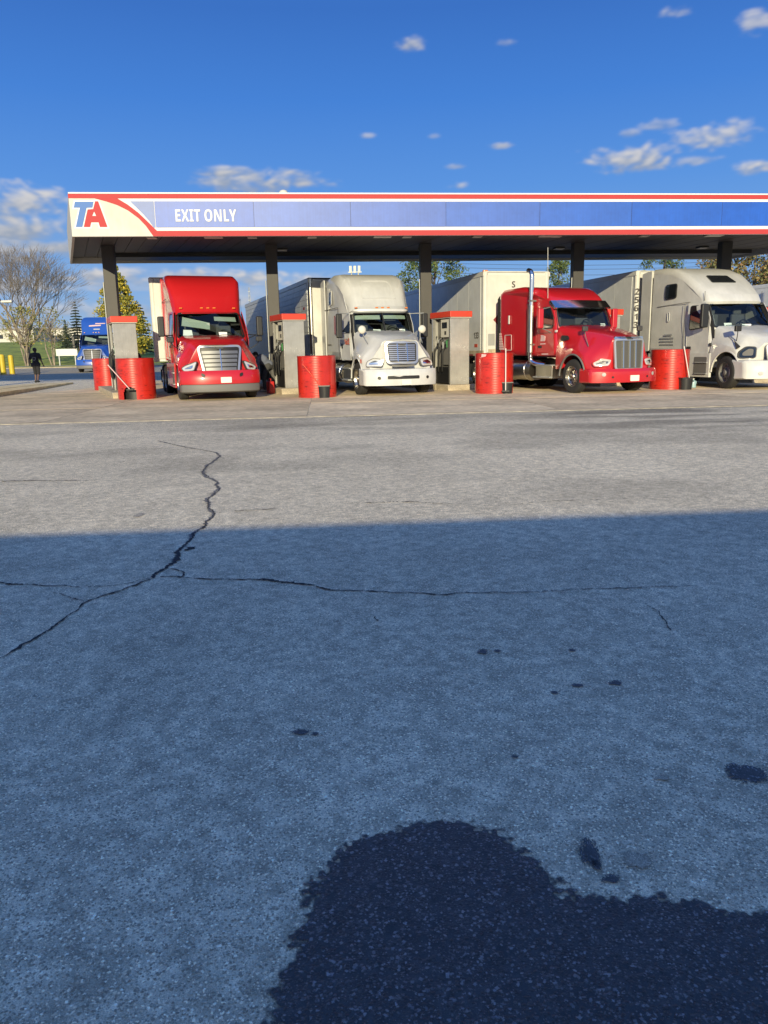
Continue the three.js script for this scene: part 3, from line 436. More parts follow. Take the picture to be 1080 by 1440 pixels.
// ------------------------------------------------------------------ lorries
const WR = .515;
const tyreGeo = w => new THREE.LatheGeometry([[.29, -w / 2 + .02], [.33, -w / 2], [.44, -w / 2], [.49, -w / 2 + .02], [WR - .004, -w / 2 + .06], [WR, -w * .2], [WR - .008, -w * .19], [WR - .008, -w * .17], [WR, -w * .16], [WR, -w * .01], [WR - .008, 0], [WR, w * .01], [WR, w * .16], [WR - .008, w * .17], [WR - .008, w * .19], [WR, w * .2], [WR - .004, w / 2 - .06], [.49, w / 2 - .02], [.44, w / 2], [.33, w / 2], [.29, w / 2 - .02]].map(q => new THREE.Vector2(...q)), 40).rotateZ(PI / 2);
const tyreF = joined(tyreGeo(.30)), tyreD = joined([tyreGeo(.27).translate(.155, 0, 0), tyreGeo(.27).translate(-.155, 0, 0)]); tyreF.userData.ready = tyreD.userData.ready = true;
// rims look outward along +x
const rimFront = joined([new THREE.LatheGeometry([[.0, .14], [.055, .14], [.075, .125], [.08, .07], [.14, .065], [.16, .045], [.23, .05], [.262, .02], [.285, .06], [.30, .14], [.31, .145], [.318, .13], [.31, .0]].map(q => new THREE.Vector2(...q)), 36).rotateZ(-PI / 2), ...Array.from({ length: 10 }, (_, i) => cyl(.016, .016, .05, .075, .112 * cos(i * PI / 5), .112 * sin(i * PI / 5), 'x', 8))]);
const rimHoles = joined(Array.from({ length: 10 }, (_, i) => cyl(.028, .028, .012, .052, .205 * cos((i + .5) * PI / 5), .205 * sin((i + .5) * PI / 5), 'x', 10)));
const rimDual = joined([new THREE.LatheGeometry([[0, .12], [.07, .12], [.10, .10], [.10, -.02], [.20, -.05], [.25, -.02], [.285, .10], [.30, .14], [.318, .13], [.31, 0]].map(q => new THREE.Vector2(...q)), 32).rotateZ(-PI / 2)]);
[rimFront, rimHoles, rimDual].forEach(g => { g.userData.ready = true; });
function wheel(parent, x, z, mat, dual = false, steer = 0) {
  const s = x < 0 ? -1 : 1, w = part('wheel', dual ? tyreD : tyreF, M.rubber, parent); w.position.set(x, WR, z); w.rotation.y = (s < 0 ? PI : 0) + steer;
  const r = part('rim', dual ? rimDual : rimFront, mat, w); if (dual) r.position.x = .155; else { const h = part('hand_holes', rimHoles, M.black, w); }
  return w;
}
function tractor(name, label, pos, turn, spec) {
  const g = thing(name, label, 'truck', pos, turn, spec.group); const S = spec, P = S.paint, hw = S.hw, L = S.rear;
  const sideMap = (s, f = 0) => (z, y, o) => V(s * (hw(y, z) + f + o), y, z);
  // frame, axles, wheels
  part('chassis', [bx(.09, .27, 7.0, -.42, .86, -4.2), bx(.09, .27, 7.0, .42, .86, -4.2), bx(1.9, .13, .13, 0, .52, S.axle), bx(1.9, .2, .2, 0, .52, -6.0), bx(1.9, .2, .2, 0, .52, -7.3), bx(.8, .5, 1.5, 0, .85, -1.6)], M.black, g);
  for (const s of [-1, 1]) { wheel(g, s * 1.06, S.axle, S.rim, false, S.steer || 0); for (const z of [-6.0, -7.3]) wheel(g, s * .95, z, M.polished, true); }
  for (const s of [-1, 1]) part('wheel_well', bx(.36, .50, 1.0, s * .66, .86, S.axle), M.black, g);
  part('fifth_wheel', [bx(.95, .07, 1.0, 0, 1.11, -6.65, .02)], M.darkGrey, g);
  // hood and cab
  const hd = part('hood', hood(S.hood, S.axle, S.arch || .64, S.low, S.lean, S.noseBow), P, g);
  const [wb, wh] = [S.cab[0], S.cab[1]], cabBow = (s, y, z) => S.glassBow * s * s * smooth(-3.6, -2.0, z) * smooth(1.4, 2.0, y);
  const cab = part('cab', body(S.cab, hw, { r: S.r, steps: 12, bow: cabBow, skip: [0], skipS: .86 }), P, g);
  const sh = (u, v, o) => { const t = v, z = lerp(wb[0], wh[0], t), y = lerp(wb[1], wh[1], t), nz = wh[1] - wb[1], ny = wb[0] - wh[0], l = hypot(nz, ny); return V(u * hw(y, z), y + o * ny / l, z - S.glassBow * u * u * smooth(-3.6, -2.0, z) * smooth(1.4, 2.0, y) + o * nz / l); };
  part('windshield', skin(rounded([[-.885, -.02], [.885, -.02], [.875, 1.02], [-.875, 1.02]], .09), sh, .012, { L: .12, under: .008 }), M.glass, g);
  part('windshield_seal', skin(rounded([[-.91, -.045], [.91, -.045], [.90, 1.05], [-.90, 1.05]], .1), sh, .010, { L: .12, hole: rounded([[-.868, .005], [.868, .005], [.858, .985], [-.858, .985]], .08) }), M.black, g);
  if (S.split) part('centre_post', skin([[-.018, 0], [.018, 0], [.018, 1], [-.018, 1]], sh, .02), M.black, g);
  for (const s of [-1, 1]) part('wiper', tube([sh(s * .1, .0, .03), sh(s * .3, .06, .03), sh(s * .62, .03, .03)], .008, 10, 5), M.black, g);
  // inside the cab
  const inn = [[wb[0] - .10, wb[1] - .10], [wh[0] - .10, wh[1] - .03], [-3.35, wh[1]], [-3.35, 1.25], [wb[0] - .1, 1.25]];
  const cabin = part('interior', body(inn, (y, z) => hw(y, z) - .07, { r: .02, steps: 4, skip: [0, 4], skipS: 1 }), M.interior, g);
  part('dashboard', body([[wb[0] - .12, wb[1] - .06], [wb[0] - .55, wb[1] + .04], [wb[0] - .62, wb[1] - .3], [wb[0] - .3, wb[1] - .5]], () => .98, { r: .04 }), M.dash, cabin);
  for (const s of [-1, 1]) part('seat', [bx(.5, .62, .14, s * .52, wb[1] + .12, wb[0] - 1.15, .05), bx(.3, .2, .12, s * .52, wb[1] + .52, wb[0] - 1.18, .05)], M.seat, cabin);
  part('steering_wheel', new THREE.TorusGeometry(.21, .018, 8, 24).rotateX(-.6).translate(.52, wb[1] + .06, wb[0] - .72), M.black, cabin);
  (S.visors || []).forEach(q => part('sun_visor', skin(q, (u, v, o) => sh(u, v, -.14 + o), .01), M.shade, cabin)); (S.papers || []).forEach(q => part('paper', skin(q, (u, v, o) => sh(u, v, -.06 + o), .004), M.paper, cabin));
  // doors, side windows, handles
  for (const s of [-1, 1]) {
    const door = part('door', skin(rounded(S.door, .06), sideMap(s), .012, { L: .3 }), P, g); part('door_window', skin(rounded(S.window, .06), sideMap(s), .018, { L: .3 }), M.darkGlass, door); part('window_frame', skin(inset(rounded(S.window, .06), -.03), sideMap(s), .020, { L: .3, hole: rounded(S.window, .06) }), M.black, door);
    part('door_handle', skin(rounded(S.handle, .02), sideMap(s), .03), M.black, door); (S.sideWindows || []).forEach(q => { const w = part('sleeper_window', skin(rounded(q, .07), sideMap(s), .012), M.darkGlass, g); part('window_frame', skin(inset(rounded(q, .07), -.035), sideMap(s), .016, { hole: rounded(q, .07) }), S.frameMat || M.black, w); });
    (S.lockers || []).forEach(q => part('locker_door', skin(rounded(q, .05), sideMap(s), .010, { hole: inset(rounded(q, .05), .025) }), S.lockerMat || P, g));
    (S.seams || []).forEach(q => part('seam', skin(q, sideMap(s), .003), M.castGrey, g));
    // mirrors
    const [mx, my, mz, mw, mh] = S.mirror, mir = part('mirror', bx(mw, mh, .13, s * mx, my, mz, .04), S.mirrorMat, g); part('mirror_glass', bx(mw * .84, mh * .9, .006, s * mx, my, mz - .068), M.chrome, mir);
    S.mirrorArms.forEach(([y0, z0, y1]) => part('mirror_arm', bar(V(s * (hw(y0, z0) - .02), y0, z0), V(s * (mx - .02), y1, mz), .016), S.armMat || M.black, mir));
    if (S.hoodMirror) { const [hx, hy, hz, hr] = S.hoodMirror, hm = part('hood_mirror', S.roundHoodMirror ? new THREE.SphereGeometry(hr, 18, 12).scale(1, 1, .6).translate(s * hx, hy, hz) : bx(hr * 1.9, hr * 1.6, .1, s * hx, hy, hz, .03), S.hoodMirrorMat || M.black, g); part('mirror_arm', [tube([[s * hx, hy, hz], [s * (hx - .05), hy - .15, hz - .06], [s * S.hoodFoot[0], S.hoodFoot[1], S.hoodFoot[2]]], .013, 12, 6)], S.armMat || M.black, hm); }
    // steps, tanks, fairings
    if (S.skirt) { const m = (z, y, o) => V(s * (1.2 + o), y, z); part('side_skirt', [skin([[S.axle - .72, .35], [L + .1, .35], [L + .1, 1.12], [S.axle - .72, 1.12]], m, .03, { under: -.06 })], P, g); for (const y of [.46, .82]) part('step', bx(.16, .03, .6, s * 1.2, y, S.axle - 1.1), M.galv, g); part('skirt_recess', skin(rounded([[S.axle - .85, .42], [S.axle - 1.5, .42], [S.axle - 1.5, 1.0], [S.axle - .85, 1.0]], .05), m, .034), M.castGrey, g); }
    else { const t = part('fuel_tank', cyl(.33, .33, 1.75, s * .88, .66, S.tankZ, 'z', 28), M.polished, g); part('tank_strap', [-.55, .55].map(q => new THREE.TorusGeometry(.335, .018, 6, 28).translate(s * .88, .66, S.tankZ + q)), M.chrome, t); const st = part('step_box', bx(.42, .42, .95, s * .96, .62, S.stepZ, .02), M.polished, g); part('step', bx(.22, .04, .95, s * 1.16, .46, S.stepZ), M.galv, st); part('step', bx(.2, .03, .95, s * 1.12, .84, S.stepZ), M.galv, st); }
    part('fender_flare', new THREE.TorusGeometry(.655, .028, 6, 26, PI * 1.02).rotateY(PI / 2).translate(s * (S.flareX || 1.195), .52, S.axle), S.flareMat || P, g);
    part('rear_fender', [bx(.62, .02, 2.3, s * .95, 1.09, -6.65), bx(.62, .5, .015, s * .95, .60, -7.95)], M.black, g);
    if (S.extender) part('side_extender', skin(rounded(S.extender, .08), (z, y, o) => V(s * (1.21 + o), y, z), .025, { under: -.02 }), P, g);
  }
  // bumper and lamps
  const bb = (s, y, z) => S.bumperBow * s * s * s * s * .55 + S.bumperBow * .45 * s * s, bump = part('bumper', body(S.bumper, () => 1.22, { r: .06, steps: 14, bow: bb }), S.bumperMat || P, g);
  if (S.valance) part('valance', body(S.valance, () => 1.20, { r: .06, steps: 14, bow: bb }), M.castGrey, g);
  const bf = (x, y, o) => { const s = x / 1.22; return V(x, y, max(...S.bumper.map(q => q[0])) + .006 - S.bumperBow * (.55 * s ** 4 + .45 * s * s) + o); };
  part('licence_plate', skin(rect(-.16 + (S.plateX || 0), S.plateY - .085, .16 + (S.plateX || 0), S.plateY + .085, .015), bf, .02), M.plate, bump);
  (S.slots || []).forEach(q => part('air_slot', skin(rounded(q, .03), bf, .006), M.black, bump)); (S.fogs || []).forEach(([x, y, r, m]) => [-1, 1].forEach(s => part('fog_lamp', skin(Array.from({ length: 16 }, (_, i) => [s * x + r * cos(i * PI / 8), y + r * sin(i * PI / 8)]), bf, .012), m, bump)));
  const nf = (x, y, o) => V(x, y, S.noseZ - (y - S.low) * S.lean - S.noseBow * x * x + o);
  for (const s of [-1, 1]) { const lampMap = (x, y, o) => { const a = S.lampMap(abs(x), y); return V(s * (abs(x) + o * .45), y, a + o); }; const h = part('headlight', skin(rounded(S.lamp.map(([x, y]) => [x, y]), .05), lampMap, .03, { L: .06, under: -.05 }), S.lensMat || M.lens, g); part('reflector', skin(rounded(inset(S.lamp, .055), .04), lampMap, .034, { L: .08 }), S.reflectorMat || M.chrome, h); part('lamp_bezel', skin(inset(rounded(S.lamp, .05), -.022), lampMap, .026, { L: .06, hole: rounded(S.lamp, .05), under: -.05 }), S.bezel || M.darkGrey, h); }
  // grille
  const G = S.grille, gr = part('grille', skin(rounded(G.outer, G.round), nf, .012, { L: .1 }), G.back || M.black, g);
  part('grille_frame', skin(inset(rounded(G.outer, G.round), -G.frame), nf, .045, { L: .1, hole: inset(rounded(G.outer, G.round), .01) }), M.frameMetal, gr);
  const [gy0, gy1] = [min(...G.outer.map(p => p[1])), max(...G.outer.map(p => p[1]))], half = y => { const t = (y - gy0) / (gy1 - gy0); return lerp(G.outer[0][0], G.outer[3][0], t) * -1; };
  for (let i = 0; i < (G.bars || 0); i++) { const y = lerp(gy0 + G.pad, gy1 - G.pad, i / (G.bars - 1)), h = abs(half(y)) - .05, t = G.barH; part('grille_bar', strip(-h, h, y - t, y + t, nf, .032), G.barMat, gr); }
  for (const x of G.posts || []) part('grille_post', skin([[x - .014, gy0 + .02], [x + .014, gy0 + .02], [x + .014, gy1 - .02], [x - .014, gy1 - .02]], nf, .04), M.chrome, gr);
  part('emblem', skin(rounded([[-.10, G.badge - .02], [.10, G.badge - .02], [.10, G.badge + .02], [-.10, G.badge + .02]], .02), nf, .055), G.badgeMat || M.darkGrey, gr);
  for (const x of S.markerX) { const y = S.marker[0], z = S.marker[1]; part('marker_lamp', bx(.10, .04, .06, x, y, z - .16 * x * x, .015), M.amber, g); }
  part('cowl', body([[wb[0] + .12, wb[1] - .14], [wb[0] - .02, wb[1] - .0], [wb[0] - .15, wb[1] - .02], [wb[0] - .15, wb[1] - .5], [wb[0] + .12, wb[1] - .5]], y => S.cowlW, { r: .05, bow: (s, y, z) => S.glassBow * s * s }), S.cowlMat || M.darkGrey, g);
  g.userData.sideMap = undefined; delete g.userData.sideMap;
  return { g, sideMap, nf, bf, sh, hd, cab };
}
const hwFor = (front, top, rear, zf = -2.5, zr = -3.5) => (y, z) => lerp(lerp(front, top, clamp((y - 1.9) / .85)), rear, smooth(zf, zr, z)) - .05 * clamp((y - 3.2) / .9) - .03 * clamp((1.5 - y) / .5);
// the aerodynamic cab of the first red lorry and the blue one
const aero = (colour) => ({
  paint: colour, group: undefined, rim: M.polished, axle: -1.28, low: .70, lean: .20, noseBow: .34, noseZ: -.06, rear: -5.1, r: .16, glassBow: .30, bumperBow: .42, bumperZ: .03, plateY: .62, plateX: .1, skirt: true, cowlW: 1.04, cowlMat: colour,
  hood: [{ z: -.08, xo: .98, ysh: 1.14, xi: .68, yi: 1.58, yt: 1.66 }, { z: -.35, xo: 1.12, ysh: 1.22, xi: .74, yi: 1.67, yt: 1.75 }, { z: -.75, xo: 1.19, ysh: 1.30, xi: .80, yi: 1.75, yt: 1.83 }, { z: -1.28, xo: 1.20, ysh: 1.38, xi: .92, yi: 1.85, yt: 1.92 }, { z: -1.95, xo: 1.18, ysh: 1.48, xi: 1.02, yi: 1.93, yt: 1.99 }],
  cab: [[-1.72, 1.93], [-2.26, 2.68], [-2.38, 2.80], [-2.62, 3.16], [-2.95, 3.55], [-3.35, 3.84], [-3.9, 4.0], [-4.5, 4.06], [-5.05, 4.06], [-5.1, 4.0], [-5.1, 1.12], [-2.1, 1.02], [-1.80, 1.05]],
  hw: hwFor(1.19, 1.08, 1.24), door: [[-2.02, 1.05], [-3.12, 1.05], [-3.12, 2.75], [-2.42, 2.75], [-2.02, 2.15]], window: [[-2.16, 1.98], [-2.98, 1.90], [-2.98, 2.66], [-2.48, 2.66], [-2.16, 2.2]], handle: [[-2.85, 1.62], [-3.04, 1.62], [-3.04, 1.69], [-2.85, 1.69]],
  sideWindows: [], seams: [[[-3.3, 1.1], [-3.33, 1.1], [-3.33, 3.2], [-3.3, 3.2]], [[-3.3, 3.18], [-5.08, 3.18], [-5.08, 3.2], [-3.3, 3.2]]], lockers: [[[-3.8, 1.3], [-4.8, 1.3], [-4.8, 1.9], [-3.8, 1.9]]],
  mirror: [1.55, 2.26, -1.85, .20, .62], mirrorMat: M.black, mirrorArms: [[1.86, -2.1, 2.02], [2.0, -2.15, 1.98]], hoodMirror: [1.36, 1.84, -1.02, .105], hoodFoot: [1.0, 1.5, -1.15], extender: [[-5.0, 1.2], [-5.5, 1.2], [-5.5, 3.95], [-5.0, 4.0]],
  bumper: [[.03, .50], [.04, .66], [0, .82], [-.06, .90], [-.6, .94], [-.6, .48]], valance: [[.02, .49], [.05, .40], [.03, .28], [-.05, .24], [-.65, .24], [-.65, .49]], fogs: [], slots: [[[-.62, .74], [-.52, .70], [-.52, .80], [-.62, .84]], [[.62, .74], [.52, .70], [.52, .80], [.62, .84]]],
  lamp: [[.70, 1.17], [.80, .92], [1.06, .90], [1.12, .98], [1.0, 1.06]].map(p => p), lampMap: (x, y) => -.04 - (y - .7) * .2 - .34 * x * x - .25 * max(0, x - .9), bezel: M.darkGrey,
  grille: { outer: [[-.46, .66], [.46, .66], [.62, 1.60], [-.62, 1.60]], round: .10, frame: .055, bars: 6, pad: .16, barH: .044, barMat: M.grilleBar, posts: [0], badge: 1.56, back: M.black },
  markerX: [-.85, -.2, 0, .2, .85], marker: [2.86, -2.40], visors: [[[-.78, .60], [-.02, .42], [.0, .70], [-.75, .97]], [[.15, .80], [.80, .76], [.80, .95], [.15, .97]]], papers: [[[.2, .10], [.42, .08], [.43, .24], [.2, .25]], [[-.75, .12], [-.5, .10], [-.52, .34], [-.74, .36]]],
});
const T1 = tractor('tractor_unit', 'red aerodynamic sleeper tractor with wide chrome-framed grille facing out', [-4.79, 0, -23.57], R(19.5), aero(M.red));
const TB = tractor('tractor_unit', 'blue sleeper tractor driving up behind the first island', [-20.75, landY(-20.75, -57), -56.4], R(9), { ...aero(M.blueTruck), grille: { ...aero(M.blueTruck).grille, barMat: M.castGrey }, papers: [] });
{ // door lettering bars and roof sign of the blue lorry
  const g = TB.g, f = (x, y, o) => { const t = (y - 2.80) / .36, z = y < 3.16 ? lerp(-2.38, -2.62, t) : lerp(-2.62, -2.95, (y - 3.16) / .39); return V(x, y, z - .30 * (x / 1.1) ** 2 * smooth(-3.6, -2, z) + .02 + o); };
  part('roof_sign', [skin([[-.55, 3.30], [.30, 3.34], [.30, 3.44], [-.55, 3.40]], f, .01), skin([[-.1, 3.48], [.6, 3.50], [.6, 3.56], [-.1, 3.56]], f, .01)], M.markPink, g); part('roof_lamp', skin([[-.2, 3.06], [.25, 3.06], [.25, 3.14], [-.2, 3.14]], f, .02), M.lens, g);
}
const classic = {
  paint: M.white, rim: M.polished, axle: -1.25, low: .80, lean: .16, noseBow: .26, noseZ: -.10, rear: -5.3, r: .30, glassBow: .26, bumperBow: .40, bumperZ: .02, plateY: .42, plateX: .05, tankZ: -4.0, stepZ: -2.55, cowlW: 1.03, cowlMat: M.white, split: true,
  hood: [{ z: -.12, xo: 1.0, ysh: 1.15, xi: .60, yi: 1.66, yt: 1.74 }, { z: -.45, xo: 1.16, ysh: 1.26, xi: .66, yi: 1.75, yt: 1.83 }, { z: -1.25, xo: 1.20, ysh: 1.38, xi: .84, yi: 1.88, yt: 1.95 }, { z: -2.0, xo: 1.10, ysh: 1.5, xi: 1.0, yi: 2.0, yt: 2.06 }],
  cab: [[-1.86, 2.0], [-2.20, 2.63], [-2.10, 2.68], [-2.10, 2.76], [-2.24, 2.86], [-2.42, 3.12], [-2.72, 3.50], [-3.15, 3.82], [-3.75, 4.0], [-4.5, 4.05], [-5.2, 4.0], [-5.3, 3.9], [-5.3, 1.12], [-2.15, 1.05], [-1.95, 1.08]],
  hw: hwFor(1.12, 1.05, 1.23), door: [[-2.2, 1.1], [-3.15, 1.1], [-3.15, 2.66], [-2.45, 2.66], [-2.2, 2.2]], window: [[-2.30, 2.02], [-3.02, 2.02], [-3.02, 2.58], [-2.52, 2.58], [-2.30, 2.25]], handle: [[-2.95, 1.50], [-3.05, 1.50], [-3.05, 1.66], [-2.95, 1.66]],
  sideWindows: [[[-4.2, 3.02], [-4.55, 3.02], [-4.55, 3.42], [-4.2, 3.48]]], frameMat: M.white, seams: [[[-3.35, 1.15], [-3.38, 1.15], [-3.38, 2.86], [-3.35, 2.86]], [[-3.35, 2.86], [-5.25, 2.86], [-5.25, 2.88], [-3.35, 2.88]], [[-4.4, 1.62], [-4.9, 1.62], [-4.9, 1.66], [-4.4, 1.66]], [[-4.95, 1.15], [-4.97, 1.15], [-4.97, 3.9], [-4.95, 3.9]]],
  mirror: [1.50, 2.22, -2.15, .20, .78], mirrorMat: M.black, mirrorArms: [[2.62, -2.5, 2.62], [1.80, -2.4, 1.80]], hoodMirror: [1.02, 2.06, -1.12, .13], roundHoodMirror: true, hoodMirrorMat: M.offWhite, hoodFoot: [.92, 1.62, -.85], armMat: M.galv, extender: [[-5.2, 1.2], [-5.75, 1.2], [-5.75, 3.9], [-5.2, 3.95]],
  bumper: [[.02, .32], [.04, .50], [.03, .72], [-.02, .82], [-.55, .86], [-.55, .30]], fogs: [[.80, .56, .05, M.black]], slots: [[[-.55, .52], [.50, .52], [.50, .62], [-.55, .62]]],
  lamp: [[.60, 1.10], [.66, .92], [1.10, .92], [1.06, 1.06], [.88, 1.16]], lampMap: (x, y) => -.10 - (y - .8) * .16 - .26 * x * x - .5 * max(0, x - .85) ** 2, bezel: M.castGrey,
  grille: { outer: [[-.47, 1.04], [.47, 1.04], [.50, 1.62], [-.50, 1.62]], round: .09, frame: .06, bars: 8, pad: .07, barH: .017, barMat: M.frameMetal, posts: [-.16, .16], badge: 1.585 }, flareX: 1.19,
  markerX: [-.88, -.2, 0, .2, .88], marker: [2.80, -2.13], visors: [[[-.84, .78], [-.05, .78], [-.05, .99], [-.84, .99]], [[.05, .80], [.84, .80], [.84, .99], [.05, .99]]], papers: [[[-.35, .06], [-.12, .06], [-.12, .18], [-.34, .2]], [[.5, .05], [.7, .05], [.7, .2], [.5, .2]]],
};
const T2 = tractor('tractor_unit', 'white sleeper tractor with rounded roof and amber roof lamps', [.72, 0, -24.41], R(17.5), classic);
{ const g = T2.g, m = T2.sideMap(-1); const txt = (str, z, y, size, mat, par) => { const L = lettering(str, size, .004); L.g.translate(-L.x0, -L.y0, 0).rotateY(-PI / 2); L.g.translate(-1.16, y, z); return part('door_lettering', L.g, mat, par); };
  txt('AGLE', -2.86, 1.62, .20, M.redMark, g); part('sticker', skin(rounded([[-3.72, 1.98], [-3.86, 1.98], [-3.86, 2.62], [-3.72, 2.62]], .06), m, .005, { hole: rounded([[-3.745, 2.02], [-3.835, 2.02], [-3.835, 2.58], [-3.745, 2.58]], .04) }), M.maroon, g);
  part('fender_number', [skin([[-.66, 1.02], [-.70, 1.02], [-.70, 1.14], [-.66, 1.14]], (z, y, o) => V(-1.2 - o, y, z), .004), skin([[-.74, 1.02], [-.78, 1.02], [-.78, 1.14], [-.74, 1.14]], (z, y, o) => V(-1.2 - o, y, z), .004)], M.redMark, g);
  const prof = [[-2.24, 2.88], [-2.42, 3.12], [-2.72, 3.50], [-3.15, 3.82]], roof = (x, t, o) => { const f = clamp(t) * 3, k = min(2, floor(f)), q = f - k, a = prof[k], b = prof[k + 1], z = lerp(a[0], b[0], q), y = lerp(a[1], b[1], q), l = hypot(b[0] - a[0], b[1] - a[1]), nz = (b[1] - a[1]) / l, ny = (a[0] - b[0]) / l, s = x / 1.08; return V(x, y + (o + .004) * ny, z - .26 * s * s * smooth(-3.6, -2, z) + (o + .004) * nz); };
  part('roof_ridge', skin(rounded([[-.62, .30], [.62, .30], [.50, .92], [-.50, .92]], .12), roof, .012, { L: .08, hole: rounded([[-.58, .335], [.58, .335], [.465, .885], [-.465, .885]], .1) }), M.white, g);
  part('lower_slot', skin(rounded([[-.36, .90], [.40, .90], [.40, .955], [-.36, .955]], .02), T2.nf, .012), M.castGrey, g); }
const conventional = {
  paint: M.red3, rim: M.polished, axle: -1.25, low: .72, lean: .05, noseBow: .20, noseZ: -.08, rear: -5.75, r: .15, glassBow: .22, bumperBow: .36, bumperZ: .03, plateY: .46, plateX: .12, tankZ: -4.55, stepZ: -2.85, cowlW: 1.02, cowlMat: M.red3, arch: .66,
  hood: [{ z: -.09, xo: .74, ysh: 1.10, xi: .54, yi: 1.62, yt: 1.68 }, { z: -.28, xo: 1.02, ysh: 1.14, xi: .58, yi: 1.66, yt: 1.73 }, { z: -.6, xo: 1.15, ysh: 1.22, xi: .64, yi: 1.73, yt: 1.80 }, { z: -1.25, xo: 1.19, ysh: 1.38, xi: .80, yi: 1.85, yt: 1.92 }, { z: -2.3, xo: 1.08, ysh: 1.52, xi: .98, yi: 2.03, yt: 2.08 }],
  cab: [[-2.16, 2.04], [-2.52, 2.74], [-2.58, 2.84], [-2.82, 3.02], [-3.2, 3.2], [-3.7, 3.33], [-4.3, 3.40], [-5.5, 3.40], [-5.75, 3.28], [-5.75, 1.15], [-2.35, 1.10], [-2.25, 1.12]],
  hw: hwFor(1.09, 1.02, 1.20, -3.4, -3.75), door: [[-2.40, 1.15], [-3.42, 1.15], [-3.42, 2.76], [-2.70, 2.76], [-2.40, 2.25]], window: [[-2.52, 2.02], [-3.24, 2.02], [-3.24, 2.64], [-2.75, 2.64], [-2.52, 2.3]], handle: [[-3.10, 1.38], [-3.32, 1.38], [-3.32, 1.46], [-3.10, 1.46]],
  sideWindows: [], seams: [], lockers: [[[-4.85, 1.32], [-5.32, 1.32], [-5.32, 1.86], [-4.85, 1.86]]], lockerMat: M.markPink,
  mirror: [1.42, 2.30, -2.72, .20, .62], mirrorMat: M.red3, mirrorArms: [[1.86, -2.6, 2.02], [2.66, -2.75, 2.58]], armMat: M.castGrey, hoodMirror: [1.0, 1.92, -.92, .095], hoodFoot: [.98, 1.40, -.75], hoodMirrorMat: M.darkGrey,
  bumper: [[.03, .34], [.04, .48], [.03, .66], [-.03, .74], [-.5, .76], [-.5, .32]], fogs: [[.88, .58, .055, M.lens], [.62, .50, .03, M.black]], slots: [], bumperMat: M.red3,
  lamp: [[.58, .98], [.66, .82], [1.02, .80], [1.06, .90], [.86, 1.02]].map(([x, y]) => [x, y + .02]), lampMap: (x, y) => -.09 - (y - .72) * .05 - .20 * x * x - .9 * max(0, x - .74) ** 2, bezel: M.red3,
  grille: { outer: [[-.45, .74], [.45, .74], [.49, 1.56], [-.49, 1.56]], round: .06, frame: .045, bars: 0, pad: .1, barH: .02, posts: [-.22, 0, .22], badge: 1.60, badgeMat: M.darkGrey, back: M.mesh },
  markerX: [], marker: [3, -2.7], visors: [], papers: [[[.55, .05], [.75, .05], [.75, .16], [.55, .16]]], flareMat: M.castGrey,
};
const T3 = tractor('tractor_unit', 'red long-nosed tractor with upright chrome exhaust stack', [7.38, 0, -23.12], R(21), conventional);
